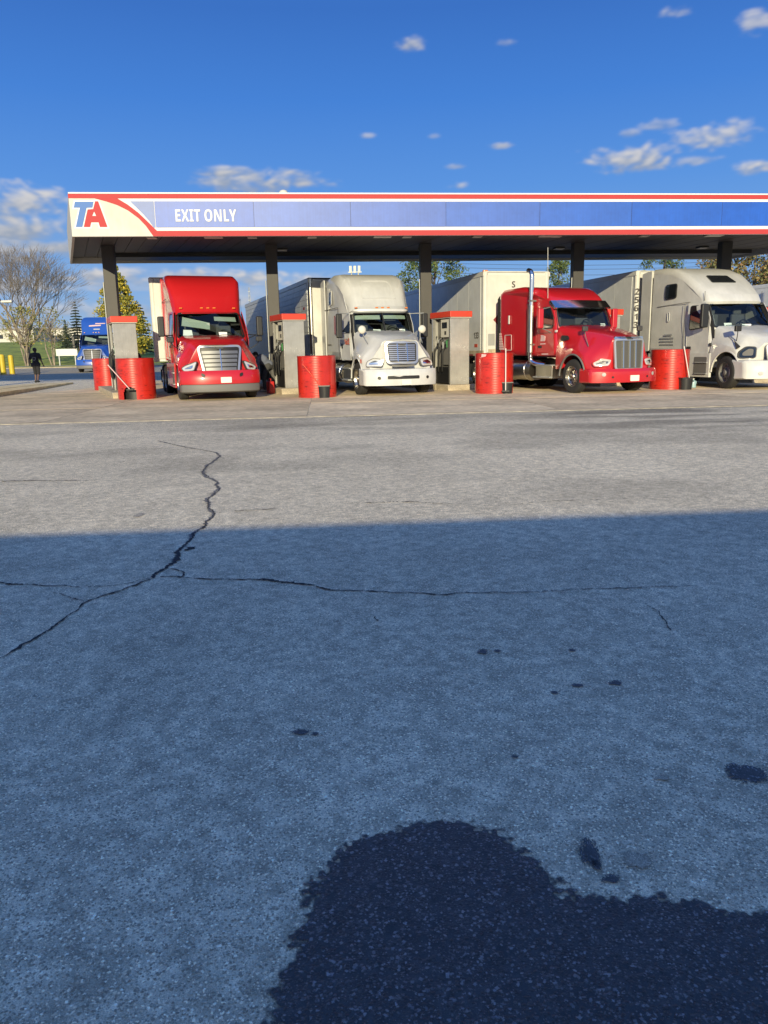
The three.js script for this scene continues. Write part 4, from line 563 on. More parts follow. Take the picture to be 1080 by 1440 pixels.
{
  const g = T3.g, m = T3.sideMap(-1);
  part('sun_visor', body([[-2.20, 2.62], [-2.50, 2.86], [-2.60, 2.86], [-2.56, 2.74], [-2.30, 2.58]], () => 1.06, { r: .03, steps: 12, bow: s => .22 * s * s }), M.chrome, g);
  part('crown_panel', skin(rounded([[-.52, 1.57], [.52, 1.57], [.5, 1.67], [-.5, 1.67]], .03), T3.nf, .03, { L: .1 }), M.chrome, g);
  for (const s of [-1]) { const st = part('exhaust_stack', [cyl(.075, .075, 2.55, s * 1.20, 2.35, -3.62, 'y', 20), tube([[s * 1.20, 3.6, -3.62], [s * 1.20, 3.74, -3.63], [s * 1.21, 3.84, -3.70], [s * 1.22, 3.88, -3.82]], .075, 14, 16), tube([[s * 1.20, 1.14, -3.62], [s * 1.19, .98, -3.60], [s * 1.1, .88, -3.45], [s * .9, .84, -3.2]], .08, 14, 14)], M.chrome, g); part('heat_shield', new THREE.CylinderGeometry(.105, .105, 1.5, 18, 1, true, s < 0 ? PI * .9 : -PI * .1, PI * 1.2).translate(s * 1.20, 2.0, -3.62), M.polished, st); part('stack_clamp', [1.5, 2.9].map(y => bx(.2, .05, .2, s * 1.17, y, -3.62)), M.castGrey, st); part('air_cleaner_fairing', bx(.12, 1.7, .22, s * 1.10, 1.98, -3.82, .03), M.polished, g); }
  part('antenna', bar(V(-1.0, 2.74, -2.95), V(-1.02, 4.5, -3.0), .008), M.offWhite, g);
  part('vent', skin(rounded([[-1.62, 1.62], [-2.0, 1.58], [-2.02, 1.76], [-1.7, 1.74]], .05), (z, y, o) => V(-(.985 + .09 * clamp((-z - 1.2)) + o + .12 * clamp((1.9 - y) * 1.0)), y, z), .012), M.black, g);
  part('door_badge', [skin(rounded([[-2.92, 1.60], [-3.28, 1.60], [-3.28, 1.76], [-3.1, 1.80], [-2.92, 1.76]], .03), m, .016)], M.markPink, g); part('door_stripe', skin([[-2.90, 1.50], [-3.32, 1.49], [-3.32, 1.525], [-2.90, 1.535]], m, .016), M.markPink, g); part('number_lettering', skin([[-2.75, 1.17], [-3.12, 1.17], [-3.12, 1.21], [-2.75, 1.21]], m, .016), M.markPink, g);
  for (let i = 0; i < 7; i++) part('map_sticker_row', skin([[-5.70, 1.35 + i * .085], [-5.38 - i * .03, 1.35 + i * .085], [-5.40 - i * .03, 1.42 + i * .085], [-5.70, 1.42 + i * .085]], m, .004), M.markPink, g);
  part('sleeper_reflector', skin([[-5.0, 2.22], [-5.07, 2.22], [-5.07, 2.5], [-5.0, 2.5]], m, .02), M.markWhite, g); part('fender_badge', skin(rounded([[-2.24, 1.86], [-2.34, 1.86], [-2.34, 1.93], [-2.24, 1.93]], .02), m, .03), M.markWhite, g);
  part('rear_gasket', skin([[-5.76, 1.25], [-5.9, 1.25], [-5.9, 3.1], [-5.76, 3.2]], (z, y, o) => V(-1.15 - o, y, z), .02), M.black, g);
}
const sloping = {
  paint: M.white4, rim: M.castGrey, axle: -1.30, low: .66, lean: .20, noseBow: .34, noseZ: -.13, rear: -5.5, r: .20, glassBow: .30, bumperBow: .45, bumperZ: .02, plateY: .45, skirt: true, cowlW: 1.03, cowlMat: M.white4,
  hood: [{ z: -.15, xo: .98, ysh: 1.05, xi: .62, yi: 1.36, yt: 1.46 }, { z: -.5, xo: 1.14, ysh: 1.18, xi: .72, yi: 1.52, yt: 1.62 }, { z: -1.3, xo: 1.21, ysh: 1.40, xi: .90, yi: 1.75, yt: 1.83 }, { z: -2.05, xo: 1.20, ysh: 1.56, xi: 1.02, yi: 1.94, yt: 2.0 }],
  cab: [[-1.86, 1.95], [-2.30, 2.68], [-2.24, 2.76], [-2.42, 3.0], [-2.95, 3.35], [-3.6, 3.72], [-4.2, 3.94], [-4.8, 4.04], [-5.5, 4.06], [-5.5, 1.10], [-2.15, 1.04], [-1.95, 1.06]],
  hw: hwFor(1.20, 1.10, 1.235), door: [[-2.16, 1.10], [-3.25, 1.10], [-3.25, 2.74], [-2.5, 2.74], [-2.16, 2.2]], window: [[-2.28, 1.98], [-3.12, 1.90], [-3.12, 2.64], [-2.52, 2.64], [-2.28, 2.25]], handle: [[-3.02, 1.22], [-3.22, 1.22], [-3.22, 1.34], [-3.02, 1.34]],
  sideWindows: [[[-3.95, 3.0], [-4.52, 2.98], [-4.52, 3.42], [-3.95, 3.42]]], seams: [[[-3.2, 2.78], [-5.0, 2.72], [-5.0, 2.74], [-3.2, 2.80]], [[-2.6, 2.80], [-2.62, 2.80], [-2.62, 3.1], [-2.6, 3.1]], [[-3.42, 1.12], [-3.44, 1.12], [-3.44, 2.74], [-3.42, 2.74]]], lockers: [[[-4.25, 2.2], [-4.38, 2.2], [-4.38, 2.52], [-4.25, 2.52]]], lockerMat: M.trailerGrey,
  mirror: [1.45, 2.30, -2.12, .26, .74], mirrorMat: M.black, mirrorArms: [[1.98, -2.3, 2.04], [2.60, -2.5, 2.52]], hoodMirror: [1.18, 1.86, -.85, .115], hoodFoot: [1.0, 1.48, -1.1], extender: [[-5.42, 1.2], [-6.0, 1.2], [-6.0, 3.95], [-5.42, 4.02]],
  bumper: [[.02, .34], [.03, .55], [0, .78], [-.06, .88], [-.66, .92], [-.66, .30]], fogs: [[.85, .5, .06, M.lens]], slots: [[[-.5, .40], [.5, .40], [.5, .52], [-.5, .52]]],
  lamp: [[.80, 1.28], [.84, .98], [1.14, .98], [1.13, 1.14], [.98, 1.30]], lampMap: (x, y) => -.12 - (y - .66) * .2 - .34 * x * x - .5 * max(0, x - .85), lensMat: M.darkGlass, reflectorMat: M.castGrey,
  grille: { outer: [[-.48, .74], [.48, .74], [.52, 1.34], [-.52, 1.34]], round: .08, frame: .03, bars: 6, pad: .08, barH: .02, barMat: M.galv, badge: 1.08 },
  markerX: [], marker: [2.9, -2.3], visors: [], papers: [[[-.6, .05], [-.4, .05], [-.4, .2], [-.6, .2]], [[-.1, .04], [.2, .04], [.2, .14], [-.1, .14]]], flareMat: M.white4, flareX: 1.19, steer: -.12,
};
const T4 = tractor('tractor_unit', 'white tractor with long sloping roof and dark skylight', [12.35, 0, -23.75], R(15), sloping);
{
  const g = T4.g, m = T4.sideMap(-1), roofMap = (x, t, o) => { const z = lerp(-2.95, -3.6, t), y = lerp(3.35, 3.72, t); return V(x, y + o * .87 + .02, z - .30 * (x / 1.15) ** 2 * smooth(-3.6, -2, z) + o * .49); };
  part('skylight', skin(rounded([[-.52, .12], [.42, .12], [.36, .80], [-.46, .80]], .06), roofMap, .015), M.darkGlass, g);
  for (let i = 0; i < 4; i++) part('door_text_row', skin([[-3.95 - .1 * (i === 0), 1.72 - i * .11], [-4.75 + .25 * (i === 0), 1.72 - i * .11], [-4.75 + .25 * (i === 0), 1.77 - i * .11], [-3.95 - .1 * (i === 0), 1.77 - i * .11]], m, .004), M.galv, g);
  part('fender_lamp', skin(rounded([[-2.0, 1.34], [-2.1, 1.34], [-2.1, 1.44], [-2.0, 1.44]], .02), m, .03), M.darkGrey, g);
  part('lower_vent', skin(rounded([[-3.30, 1.16], [-3.45, 1.16], [-3.45, 1.25], [-3.30, 1.25]], .02), m, .014), M.black, g);
  for (const s of [-1, 1]) part('hood_vent', skin(rounded([[-.72, 1.28], [-1.32, 1.58], [-1.46, 1.62], [-1.12, 1.50], [-.86, 1.20]], .03), (z, y, o) => V(s * (1.0 + .17 * clamp((1.7 - y) / .5) + o), y + .03 + o * .5, z), .02, { L: .08 }), M.darkGrey, g);
}
// trailers: panels, rails, corner posts, doors, running gear
function trailer(label, pos, turn, o) {
  const g = thing('box_trailer', label, 'trailer', pos, turn, 'box trailers behind the tractors'), Lg = o.len || 16.1, y0 = 1.16, y1 = 4.08, n = 13, w = (Lg - .5) / n;
  part('shell', bx(2.56, y1 - y0 - .02, Lg - .1, 0, (y0 + y1) / 2, -Lg / 2), o.side, g);
  part('front_wall', bx(2.30, y1 - y0 - .2, .05, 0, (y0 + y1) / 2, -.03, .01), o.front, g);
  const flat = joined(bx(.016, y1 - y0 - .30, w - .012, 0, (y0 + y1) / 2 + .03, 0)); let corr; if (o.ribs) { const tr = []; const N = 13, H = y1 - y0 - .30, b = (y0 + y1) / 2 + .03 - H / 2; for (let i = 0; i < N; i++) { const a = b + H * i / N, c = b + H * (i + .86) / N; tr.push(bx(.018, c - a, w - .012, 0, (a + c) / 2, 0)); } corr = joined(tr); corr.userData.ready = true; } flat.userData.ready = true;
  for (const s of [-1, 1]) {
    for (let i = 0; i < n; i++) { const m = part('side_panel', o.ribs ? corr : flat, o.side, g); m.position.set(s * 1.285, 0, -.3 - (i + .5) * w); }
    part('top_rail', bx(.05, .15, Lg - .04, s * 1.285, y1 - .06, -Lg / 2, .01), o.rail, g); part('bottom_rail', bx(.05, .20, Lg - .04, s * 1.285, y0 + .08, -Lg / 2, .01), o.rail2 || o.rail, g);
    part('corner_post', cyl(.10, .10, y1 - y0, s * 1.20, (y0 + y1) / 2, -.10, 'y', 20), o.post, g);
    for (const z of [-12.7, -13.95]) wheel(g, s * .95, z, M.polished, true); part('landing_leg', [bx(.14, .9, .14, s * .75, .75, -2.6), bx(.3, .04, .3, s * .75, .32, -2.6)], M.castGrey, g); part('mud_flap', bx(.6, .6, .02, s * .95, .5, -14.7), M.black, g);
    for (let i = 0; i < 4; i++) part('reflector_tape', bx(.006, .05, .5, s * 1.313, y0 + .02, -1.2 - i * 4), i % 2 ? M.offWhite : M.maroon, g);
    part('rear_door', bx(1.22, y1 - y0 - .2, .05, s * .63, (y0 + y1) / 2, -Lg + .0), o.front, g);
  }
  part('roof', bx(2.56, .04, Lg - .04, 0, y1 + .02, -Lg / 2, .01), o.roof || o.rail, g); part('floor_frame', [bx(.12, .25, Lg - 1, -.5, y0 - .1, -Lg / 2), bx(.12, .25, Lg - 1, .5, y0 - .1, -Lg / 2), bx(1.9, .22, .22, 0, .52, -12.7), bx(1.9, .22, .22, 0, .52, -13.95), bx(1.1, .12, 1.2, 0, y0 - .05, -.95)], M.black, g); part('underride_guard', [bx(2.3, .12, .1, 0, .5, -Lg + .1), bx(.1, .6, .1, -.7, .8, -Lg + .1), bx(.1, .6, .1, .7, .8, -Lg + .1)], M.castGrey, g);
  return g;
}
const R1 = trailer('grey box trailer behind the red aerodynamic tractor', [-6.98, 0, -28.9], R(14.5), { side: M.trailerGrey, front: M.trailerWhite, rail: M.trailerWhite, post: M.trailerWhite });
const R2 = trailer('ribbed aluminium box trailer behind the white rounded-roof tractor', [-1.43, 0, -30.23], R(18.1), { side: M.aluPanel, front: M.trailerWhite, rail: M.aluPanel, post: M.polished, ribs: true, roof: M.darkGrey });
const R3 = trailer('white box trailer with red diamond placard behind the long-nosed red tractor', [4.98, 0, -28.95], R(14.8), { side: M.trailerGrey, front: M.trailerWhite, rail: M.trailerWhite, post: M.trailerWhite, rail2: M.kerb });
const R4 = trailer('pale box trailer with upright fleet number behind the sloping-roof tractor', [10.75, 0, -29.85], R(14.0), { side: M.trailerGrey, front: M.trailerWhite, rail: M.trailerGrey, post: M.trailerWhite });
{
  const fz = .0, diamond = (x, y, r) => extruded([[x, y - r], [x + r, y], [x, y + r], [x - r, y]], .008).translate(0, 0, fz);
  const d = part('placard', diamond(-.62, 2.42, .30), M.maroon, R3); part('placard_mark', [bx(.2, .04, .004, -.62, 2.50, .010), bx(.14, .04, .004, -.62, 2.34, .010)], M.markPink, d);
  const L = lettering('S', .22, .006); part('front_mark', L.g.translate(-.22, 3.55, .0), M.inkDark, R3); part('front_text', [bx(.42, .03, .006, -.15, 3.42, .003), bx(.5, .05, .006, -.15, 3.28, .003)], M.galv, R3); part('data_plate', bx(.26, .42, .008, -.98, 1.72, .002), M.galv, R3); part('front_bolt_rail', bx(2.2, .16, .03, 0, 1.30, .0), M.kerb, R3);
  const N = lettering('133', .22, .004); part('unit_number', N.g.rotateY(-PI / 2).translate(-1.297, 1.78, -.95), M.inkDark, R3); part('warning_sticker', bx(.006, .12, .3, -1.297, 1.52, -.72), M.redMark, R3); part('clearance_lamp', bx(.18, .08, .1, -1.2, 4.12, -.1, .02), M.amber, R3);
  '25613'.split('').forEach((c, i) => { const l = lettering(c, .22, .006); part('fleet_digit', l.g.translate(-l.x0 - l.w / 2, -l.y0, 0).rotateZ(0).rotateY(-.5).translate(-1.255, 3.26 - i * .30, .02), M.inkDark, R4); });
  part('nose_panel', bx(.30, 2.6, .02, -1.02, 2.6, .005), M.trailerWhite, R4); part('damage_streak', bx(.005, .10, .3, -1.296, 3.05, -.9), M.maroon, R2);
}
trailer('dark-shaded box trailer beyond the sloping-roof tractor', [21.0, 0, -31.2], R(15), { side: M.trailerGrey, front: M.trailerGrey, rail: M.trailerGrey, post: M.trailerGrey });

// ------------------------------------------------------------------ what stands outside the frame and throws the shade seen in it
{
  const g = thing('store_building', 'low tan store building with glass front facing the fuel lanes', 'building', [1.5, 0, 7.2], Math.atan(.068)); const H = .24 * 13.35;
  part('wall', bx(46, H - .12, 14, 0, (H - .12) / 2, 7), M.storeWall, g); part('parapet_cap', bx(46.2, .12, 14.2, 0, H - .06, 7), M.galv, g);
  for (let i = 0; i < 8; i++) { const x = -14 + i * 4, d = i === 3 || i === 4, h = d ? 2.3 : 1.5, y = d ? 1.15 : 1.6; const f = part(d ? 'door' : 'window', bx(2.4, h, .06, x, y, -.03), M.darkGlass, g); part('frame', [bx(2.5, .07, .09, x, y + h / 2 + .03, -.045), bx(.07, h, .09, x - 1.23, y, -.045), bx(.07, h, .09, x + 1.23, y, -.045), bx(.06, h, .09, x, y, -.045)], M.galv, f); }
}
{
  const g = thing('car_canopy', 'flat white canopy beside the traffic island on grey posts', 'canopy'); const o = [[-13.1, -24], [-16.2, -31], [-42, -29], [-39, -22]];
  part('roof_slab', prism(o, HB + .02, HT - .05), M.fasciaSide, g); part('roof_trim', prism(o.map(([x, z]) => [x, z]), HT - .048, HT), M.fasciaRed, g);
  for (const x of [-19, -27, -35]) part('post', bx(.36, HB, .36, x, HB / 2, -26.8, .01), M.column, g);
}

// ------------------------------------------------------------------ trees
function leafCloud(list, seed) {   // list of [centre, radius, count, size, palette, flat]
  const rnd = rng(seed), pos = [], col = [], a = V(0, 0, 0), b = V(0, 0, 0), n = V(0, 0, 0);
  for (const [c, rad, count, size, pal, sq = 1] of list) for (let i = 0; i < count; i++) {
    const u = rnd() * 2 - 1, t = rnd() * 2 * PI, q = Math.cbrt(rnd()) * rad, s = sqrt(1 - u * u), p = V(c.x + q * s * cos(t), c.y + q * u * sq, c.z + q * s * sin(t)), sz = size * (.6 + .8 * rnd());
    n.set(rnd() - .5, rnd() - .2, rnd() - .5).normalize(); a.set(rnd() - .5, rnd() - .5, rnd() - .5).cross(n).normalize().multiplyScalar(sz * .5); b.crossVectors(n, a).normalize().multiplyScalar(sz * .34);
    const k = pal[floor(rnd() * pal.length)], v = .75 + .5 * rnd(); const A = p.clone().sub(a), B = p.clone().add(b), C = p.clone().add(a), D = p.clone().sub(b);
    for (const q2 of [A, B, C, A, C, D]) { pos.push(q2.x, q2.y, q2.z); col.push(k[0] * v, k[1] * v, k[2] * v); }
  }
  const g = new THREE.BufferGeometry(); g.setAttribute('position', new THREE.BufferAttribute(new Float32Array(pos), 3)); g.computeVertexNormals(); g.setAttribute('color', new THREE.BufferAttribute(new Float32Array(col), 3)); return g;
}
function limb(a, b, r0, r1, bend, rnd, seg = 5) { const m = a.clone().lerp(b, .5).add(V((rnd() - .5) * bend, rnd() * bend * .5, (rnd() - .5) * bend)), o = []; const P = [a, m, b]; for (let i = 0; i < 2; i++) o.push(bar(P[i], P[i + 1], lerp(r0, r1, i / 2), lerp(r0, r1, (i + 1) / 2), seg)); return o; }
function leafTree(name, label, group, x, z, o) {
  const y0 = z < -74 ? lawnY(z) - .1 : landY(x, z), g = thing(name, label, 'tree', [x, y0, z], 0, group), rnd = rng(o.seed), cl = [], br = [];
  const H = o.h, cb = o.base * H;
  for (let i = 0; i < o.clumps; i++) { const t = Math.pow(rnd(), o.skew || .9), rr = o.shape(t) * o.rad, a = rnd() * 2 * PI, q = rr * (.35 + .65 * sqrt(rnd())), c = V(q * cos(a), lerp(cb, H, t), q * sin(a)); const r = o.clump * (.6 + .8 * rnd()) * (.45 + .55 * o.shape(t)); cl.push([c, r, Math.round(o.leaves * (.6 + .8 * rnd())), o.leaf, o.pal, .75]); if (i % (o.limbEvery || 3) === 0) br.push(...limb(V(0, lerp(cb * .6, c.y, .62), 0), c, .045 * H / 9, .012, .5, rnd)); }
  const tr = []; const stems = o.stems || 1; for (let k = 0; k < stems; k++) { const a = k / stems * 2 * PI + rnd(), sp = stems > 1 ? .25 : 0; tr.push(...limb(V(sp * cos(a) * .4, -.15, sp * sin(a) * .4), V(sp * cos(a) * 3 * H / 6, H * (stems > 1 ? .6 : .82), sp * sin(a) * 3 * H / 6), o.trunk, o.trunk * .3, stems > 1 ? .4 : .15, rnd, 8)); }
  part('trunk', tr, o.bark || M.bark, g); part('branches', br, o.bark || M.bark, g); const cr = shadow(new THREE.Mesh(leafCloud(cl, o.seed + 1), M.leaf)); cr.name = 'crown'; g.add(cr); return g;
}
const xAt = (px, z) => atDepth(px, 500, z).x;
const olive = [[.16, .17, .045], [.20, .19, .05], [.11, .13, .04], [.24, .20, .05]], gold = [[.36, .29, .03], [.28, .26, .035], [.20, .21, .035], [.42, .31, .03], [.15, .17, .035]], green = [[.07, .11, .03], [.10, .14, .035], [.05, .085, .025], [.13, .15, .04]], rusty = [[.20, .16, .06], [.26, .20, .07], [.13, .13, .05], [.17, .10, .045], [.10, .12, .045]];
const round = t => sqrt(max(.03, 1 - (2 * t - .9) ** 2 * .95)), cone = t => max(.06, t < .18 ? .55 + t * 2.4 : 1 - (t - .18) / .84);
{ // the leafless, vase-shaped tree
  const z = -86, x = xAt(38, z), g = thing('bare_tree', 'tall leafless tree with fan-shaped branches beyond the road', 'tree', [x, lawnY(z) - .1, z]), rnd = rng(77), thick = [], thin = [];
  const grow = (p, d, len, r, lvl) => {
    const e = p.clone().addScaledVector(d, len), mid = p.clone().addScaledVector(d, len * .5).add(V((rnd() - .5) * len * .08, 0, (rnd() - .5) * len * .08)); const out = lvl < 3 ? thick : thin; out.push(bar(p, mid, r, r * .86, lvl < 3 ? 7 : 3), bar(mid, e, r * .86, r * .7, lvl < 3 ? 7 : 3)); if (lvl >= 7) return;
    const n = lvl === 0 ? 7 : lvl < 3 ? 3 : lvl < 6 ? 3 : 2; for (let i = 0; i < n; i++) { const a = (i + rnd() * .7) / n * 2 * PI + lvl, sp = lvl === 0 ? .50 + .28 * rnd() : .22 + .42 * rnd(), side = V(cos(a), 0, sin(a)); const q = d.clone().multiplyScalar(cos(sp)).addScaledVector(side, sin(sp)).add(V(0, lvl < 2 ? .16 : .05, 0)).normalize(); const from = i === 0 ? e : p.clone().addScaledVector(d, len * (.55 + .45 * rnd())); grow(from, q, len * (lvl === 0 ? 1.75 : .62 + .22 * rnd()), max(.011, r * (.42 + .16 * rnd())), lvl + 1); }
  };
  grow(V(0, -.1, 0), V(-.02, 1, 0), 2.05, .30, 0); part('trunk', thick, M.barkPale, g); part('branches', thin, M.barkPale, g);
}
leafTree('small_tree', 'small multi-stemmed tree with thin olive leaves below the leafless tree', 'small trees by the road', xAt(37, -79), -79, { h: 5.9, base: .38, rad: 2.3, clumps: 60, leaves: 26, clump: .55, leaf: .17, pal: olive, shape: round, seed: 21, stems: 4, trunk: .10, bark: M.barkPale, limbEvery: 1 });
leafTree('small_tree', 'nearly bare small tree with few olive leaves beside the white board', 'small trees by the road', xAt(74, -79), -79, { h: 5.7, base: .35, rad: 2.0, clumps: 55, leaves: 11, clump: .55, leaf: .16, pal: olive, shape: round, seed: 22, stems: 3, trunk: .09, bark: M.barkPale, limbEvery: 1 });
leafTree('golden_tree', 'pointed golden yellow tree behind the first fuel pump', undefined, xAt(172, -82), -82, { h: 9.6, base: .10, rad: 3.3, clumps: 190, leaves: 95, clump: .75, leaf: .20, pal: gold, shape: cone, seed: 31, trunk: .17, limbEvery: 4 });
[[612, -80, 12.0, 3.2, green, 'broad green tree rising behind the white box trailer roof', 41, 95], [574, -84, 8.8, 2.0, green, 'short green tree behind the rounded white roof', 42, 50], [927, -88, 11.4, 2.6, green, 'round green tree behind the pale trailer with fleet number', 43, 70], [783, -92, 10.4, 2.0, green, 'green treetop behind the exhaust stack', 44, 50], [1052, -62, 9.6, 4.6, rusty, 'wide brown and green tree behind the sloping-roof tractor', 45, 210], [1130, -66, 10.4, 4.2, rusty, 'brown and green tree beyond the dark-shaded trailer', 46, 150]].forEach(([px, z, h, rad, pal, label, seed, n]) => leafTree('leafy_tree', label, 'trees behind the fuel lanes', xAt(px, z), z, { h, base: .28, rad, clumps: n, leaves: 90, clump: .8, leaf: .2, pal, shape: round, seed, trunk: .2, limbEvery: 5 }));
function spruce(label, px, z, h, rad, seed) {
  const rnd = rng(seed), g = thing('spruce_tree', label, 'tree', [xAt(px, z), lawnY(z) - .1, z], 0, 'dark conifers on the lawn'), cl = [], br = [], pal = [[.025, .045, .03], [.035, .06, .04], [.05, .065, .05], [.02, .035, .025]];
  for (let y = .12 * h; y < h; y += .055 * h) { const t = y / h, n = 7; for (let i = 0; i < n; i++) { const a = i / n * 2 * PI + rnd(), L = rad * (1.02 - t) * (.75 + .5 * rnd()), e = V(cos(a) * L, y - .16 * L, sin(a) * L); br.push(bar(V(0, y, 0), e, .03, .01, 4)); for (let k = 1; k <= 4; k++) cl.push([V(0, y, 0).lerp(e, k / 4), .10 + .13 * L * (1.15 - k / 5), 26, .13, pal, .45]); } }
  part('trunk', bar(V(0, -.1, 0), V(0, h, 0), .13, .02), M.bark, g); part('branches', br, M.bark, g); const c = shadow(new THREE.Mesh(leafCloud(cl, seed), M.leaf)); c.name = 'crown'; g.add(c);
}
spruce('dark pointed spruce standing left of the blue tractor', 112, -112, 6.8, 2.0, 61); spruce('dark spruce squeezed between golden tree and grey trailer', 201, -96, 6.4, 2.2, 62); spruce('small dark spruce behind the nearly bare tree', 96, -118, 4.2, 1.5, 63);

// ------------------------------------------------------------------ far buildings, poles, wires
for (const [x0, x1, z, h, label] of [[11, 62, -190, 3.4, 'long low cream building far behind the small trees'], [70, 134, -205, 3.9, 'pale flat-roofed warehouse far behind the spruce']]) {
  const a = xAt(x0, z), b = xAt(x1, z), w = b - a, g = thing('far_building', label, 'building', [(a + b) / 2, 4.6, z]); part('wall', bx(w, h, 9, 0, h / 2, 0), M.farWall, g); part('roof', bx(w + .6, .35, 9.6, 0, h + .17, 0), M.farRoof, g); const n = floor(w / 1.9); for (let i = 0; i < n; i++) { const f = part('window', bx(.9, .9, .06, -w / 2 + (i + .5) * w / n, h * .55, 4.52), M.farGlass, g); part('frame', bx(1.0, .08, .10, -w / 2 + (i + .5) * w / n, h * .55 - .5, 4.53), M.offWhite, f); }
}
{ const z = -78.5, a = atDepth(79, 497, z), b = atDepth(109, 496, z), g = thing('sign_board', 'low white board on short posts beyond the road', 'sign', [(a.x + b.x) / 2, lawnY(z), z]); part('panel', bx(b.x - a.x, .68, .10, 0, 1.28, 0, .02), std(lin(.62, .60, .56), .6), g); for (const s of [-.8, .8]) part('post', bx(.1, 1.0, .1, s, .45, -.02), M.galv, g); }
{ const z = -55, p = atDepth(11, 424, z), x = p.x - 1.9, g = thing('street_lamp', 'grey street lamp with white head beside the leafless tree', 'street lamp', [x, landY(x, z), z]); const h = p.y - landY(x, z); part('pole', bar(V(0, 0, 0), V(0, h + .1, 0), .09, .06, 10), M.galv, g); part('arm', tube([[0, h - .25, 0], [.6, h - .08, 0], [1.5, h, 0]], .035, 12), M.galv, g); const hd = part('lamp_head', bx(.75, .16, .3, 1.85, h, 0, .05), M.offWhite, g); part('lens', bx(.5, .03, .22, 1.9, h - .085, 0), M.darkGlass, hd); part('foot', cyl(.2, .22, .12, 0, .06, 0), M.kerb, g); }
{ const z = -130, p = atDepth(499, 379, z), g = thing('light_mast', 'tall mast with white antenna panels above the rounded white roof', 'mast', [p.x, lawnY(z), z]); const h = p.y - lawnY(z); for (const s of [-.55, .55]) part('pole', bar(V(s, 0, 0), V(s, h, 0), .12, .1, 8), M.offWhite, g); for (const s of [-.7, 0, .7]) part('antenna_panel', bx(.42, 1.1, .3, s, h, .2, .04), M.offWhite, g); part('crossbar', bx(2.2, .1, .1, 0, h - .4, 0), M.galv, g); }
{ const z = -150, p = atDepth(350, 404, z), g = thing('radio_mast', 'thin grey radio mast between the red and white tractors', 'mast', [p.x, lawnY(z), z]); const h = p.y - lawnY(z); for (let k = 0; k < 3; k++) part('leg', bar(V(.3 * cos(k * 2.1), 0, .3 * sin(k * 2.1)), V(.12 * cos(k * 2.1), h, .12 * sin(k * 2.1)), .05, .04, 5), M.galv, g); for (let k = 1; k < 12; k++) part('brace', bx(.4, .05, .4, 0, h * k / 12, 0), M.galv, g); }
{
  const z = -104, xa = xAt(604, z), xb = xAt(1160, z), top = [12.6, 12.0, 11.2];
  for (const [x, l] of [[xa, 'wooden utility pole hidden in the broad green tree'], [xb, 'wooden utility pole beyond the brown tree']]) { const g = thing('utility_pole', l, 'utility pole', [x, lawnY(z) - .2, z], 0, 'utility poles'); const y = lawnY(z) - .2; part('pole', bar(V(0, 0, 0), V(0, 12.9 - y, 0), .16, .11, 9), M.bark, g); part('crossarm', bx(.12, .12, 2.2, 0, 12.5 - y, 0), M.bark, g); for (const s of [-.9, 0, .9]) part('insulator', cyl(.04, .05, .14, 0, 12.63 - y, s), M.offWhite, g); }
  top.forEach((y, i) => { const pts = []; for (let k = 0; k <= 16; k++) pts.push([lerp(xa, xb, k / 16), y - .7 * sin(k / 16 * PI), z + (i - 1) * .9]); const w = part(numbered('overhead_wire'), tube(pts, .022, 30, 4), M.wire, scene); w.userData = { label: ['topmost thin overhead wire behind the trailers', 'middle thin overhead wire behind the trailers', 'lowest thin overhead wire behind the trailers'][i], category: 'wire', group: 'overhead wires' }; });
}
// yellow bollards on the far left
[[-6, 526, 2.0, .34, 'tall yellow post beside the yellow bollards'], [5, 526.5, 1.42, .40, 'thick yellow bollard between the tall post and the thinner bollard'], [17.5, 525.5, 1.36, .36, 'thinner yellow bollard beside the walking person']].forEach(([px, py, h, d, label], i) => { const z = -53.5 - i * .6, p = atDepth(px, py, z), y = landY(p.x, z), g = thing('bollard', label, 'bollard', [p.x, y, z], 0, 'yellow bollards'); part('post', new THREE.LatheGeometry([[0, h], [d * .3, h - .01], [d * .45, h - .06], [d / 2, h - .14], [d / 2, 0]].map(q => new THREE.Vector2(...q)), 22), M.yellow, g); part('foot', cyl(d * .62, d * .66, .05, 0, .025, 0), M.kerb, g); });

// ------------------------------------------------------------------ people
function flesh(caps, centre, half, res, k = .035) {   // tapered capsules joined by a smooth minimum
  const mc = new MarchingCubes(res, M.skin, false, false, 90000); mc.isolation = 0; const p = V(0, 0, 0), ab = V(0, 0, 0), ap = V(0, 0, 0); let i = 0; const hs = res / 2;
  for (let z = 0; z < res; z++) for (let y = 0; y < res; y++) for (let x = 0; x < res; x++, i++) {
    p.set(centre.x + (x - hs) / hs * half, centre.y + (y - hs) / hs * half, centre.z + (z - hs) / hs * half); let d = 9;
    for (const [a, b, ra, rb] of caps) { ab.subVectors(b, a); ap.subVectors(p, a); const t = clamp(ap.dot(ab) / (ab.lengthSq() || 1)); const q = ap.addScaledVector(ab, -t).length() - lerp(ra, rb, t); const h = clamp(.5 + .5 * (d - q) / k); d = lerp(d, q, h) - k * h * (1 - h); }
    mc.field[i] = -d;
  }
  mc.update(); const n = mc.count, g = new THREE.BufferGeometry(), pos = new Float32Array(n * 3), nor = new Float32Array(n * 3); for (let j = 0; j < n; j++) { pos[j * 3] = mc.positionArray[j * 3] * half + centre.x; pos[j * 3 + 1] = mc.positionArray[j * 3 + 1] * half + centre.y; pos[j * 3 + 2] = mc.positionArray[j * 3 + 2] * half + centre.z; for (let c = 0; c < 3; c++) nor[j * 3 + c] = mc.normalArray[j * 3 + c]; }
  g.setAttribute('position', new THREE.BufferAttribute(pos, 3)); g.setAttribute('normal', new THREE.BufferAttribute(nor, 3)); return g;
}
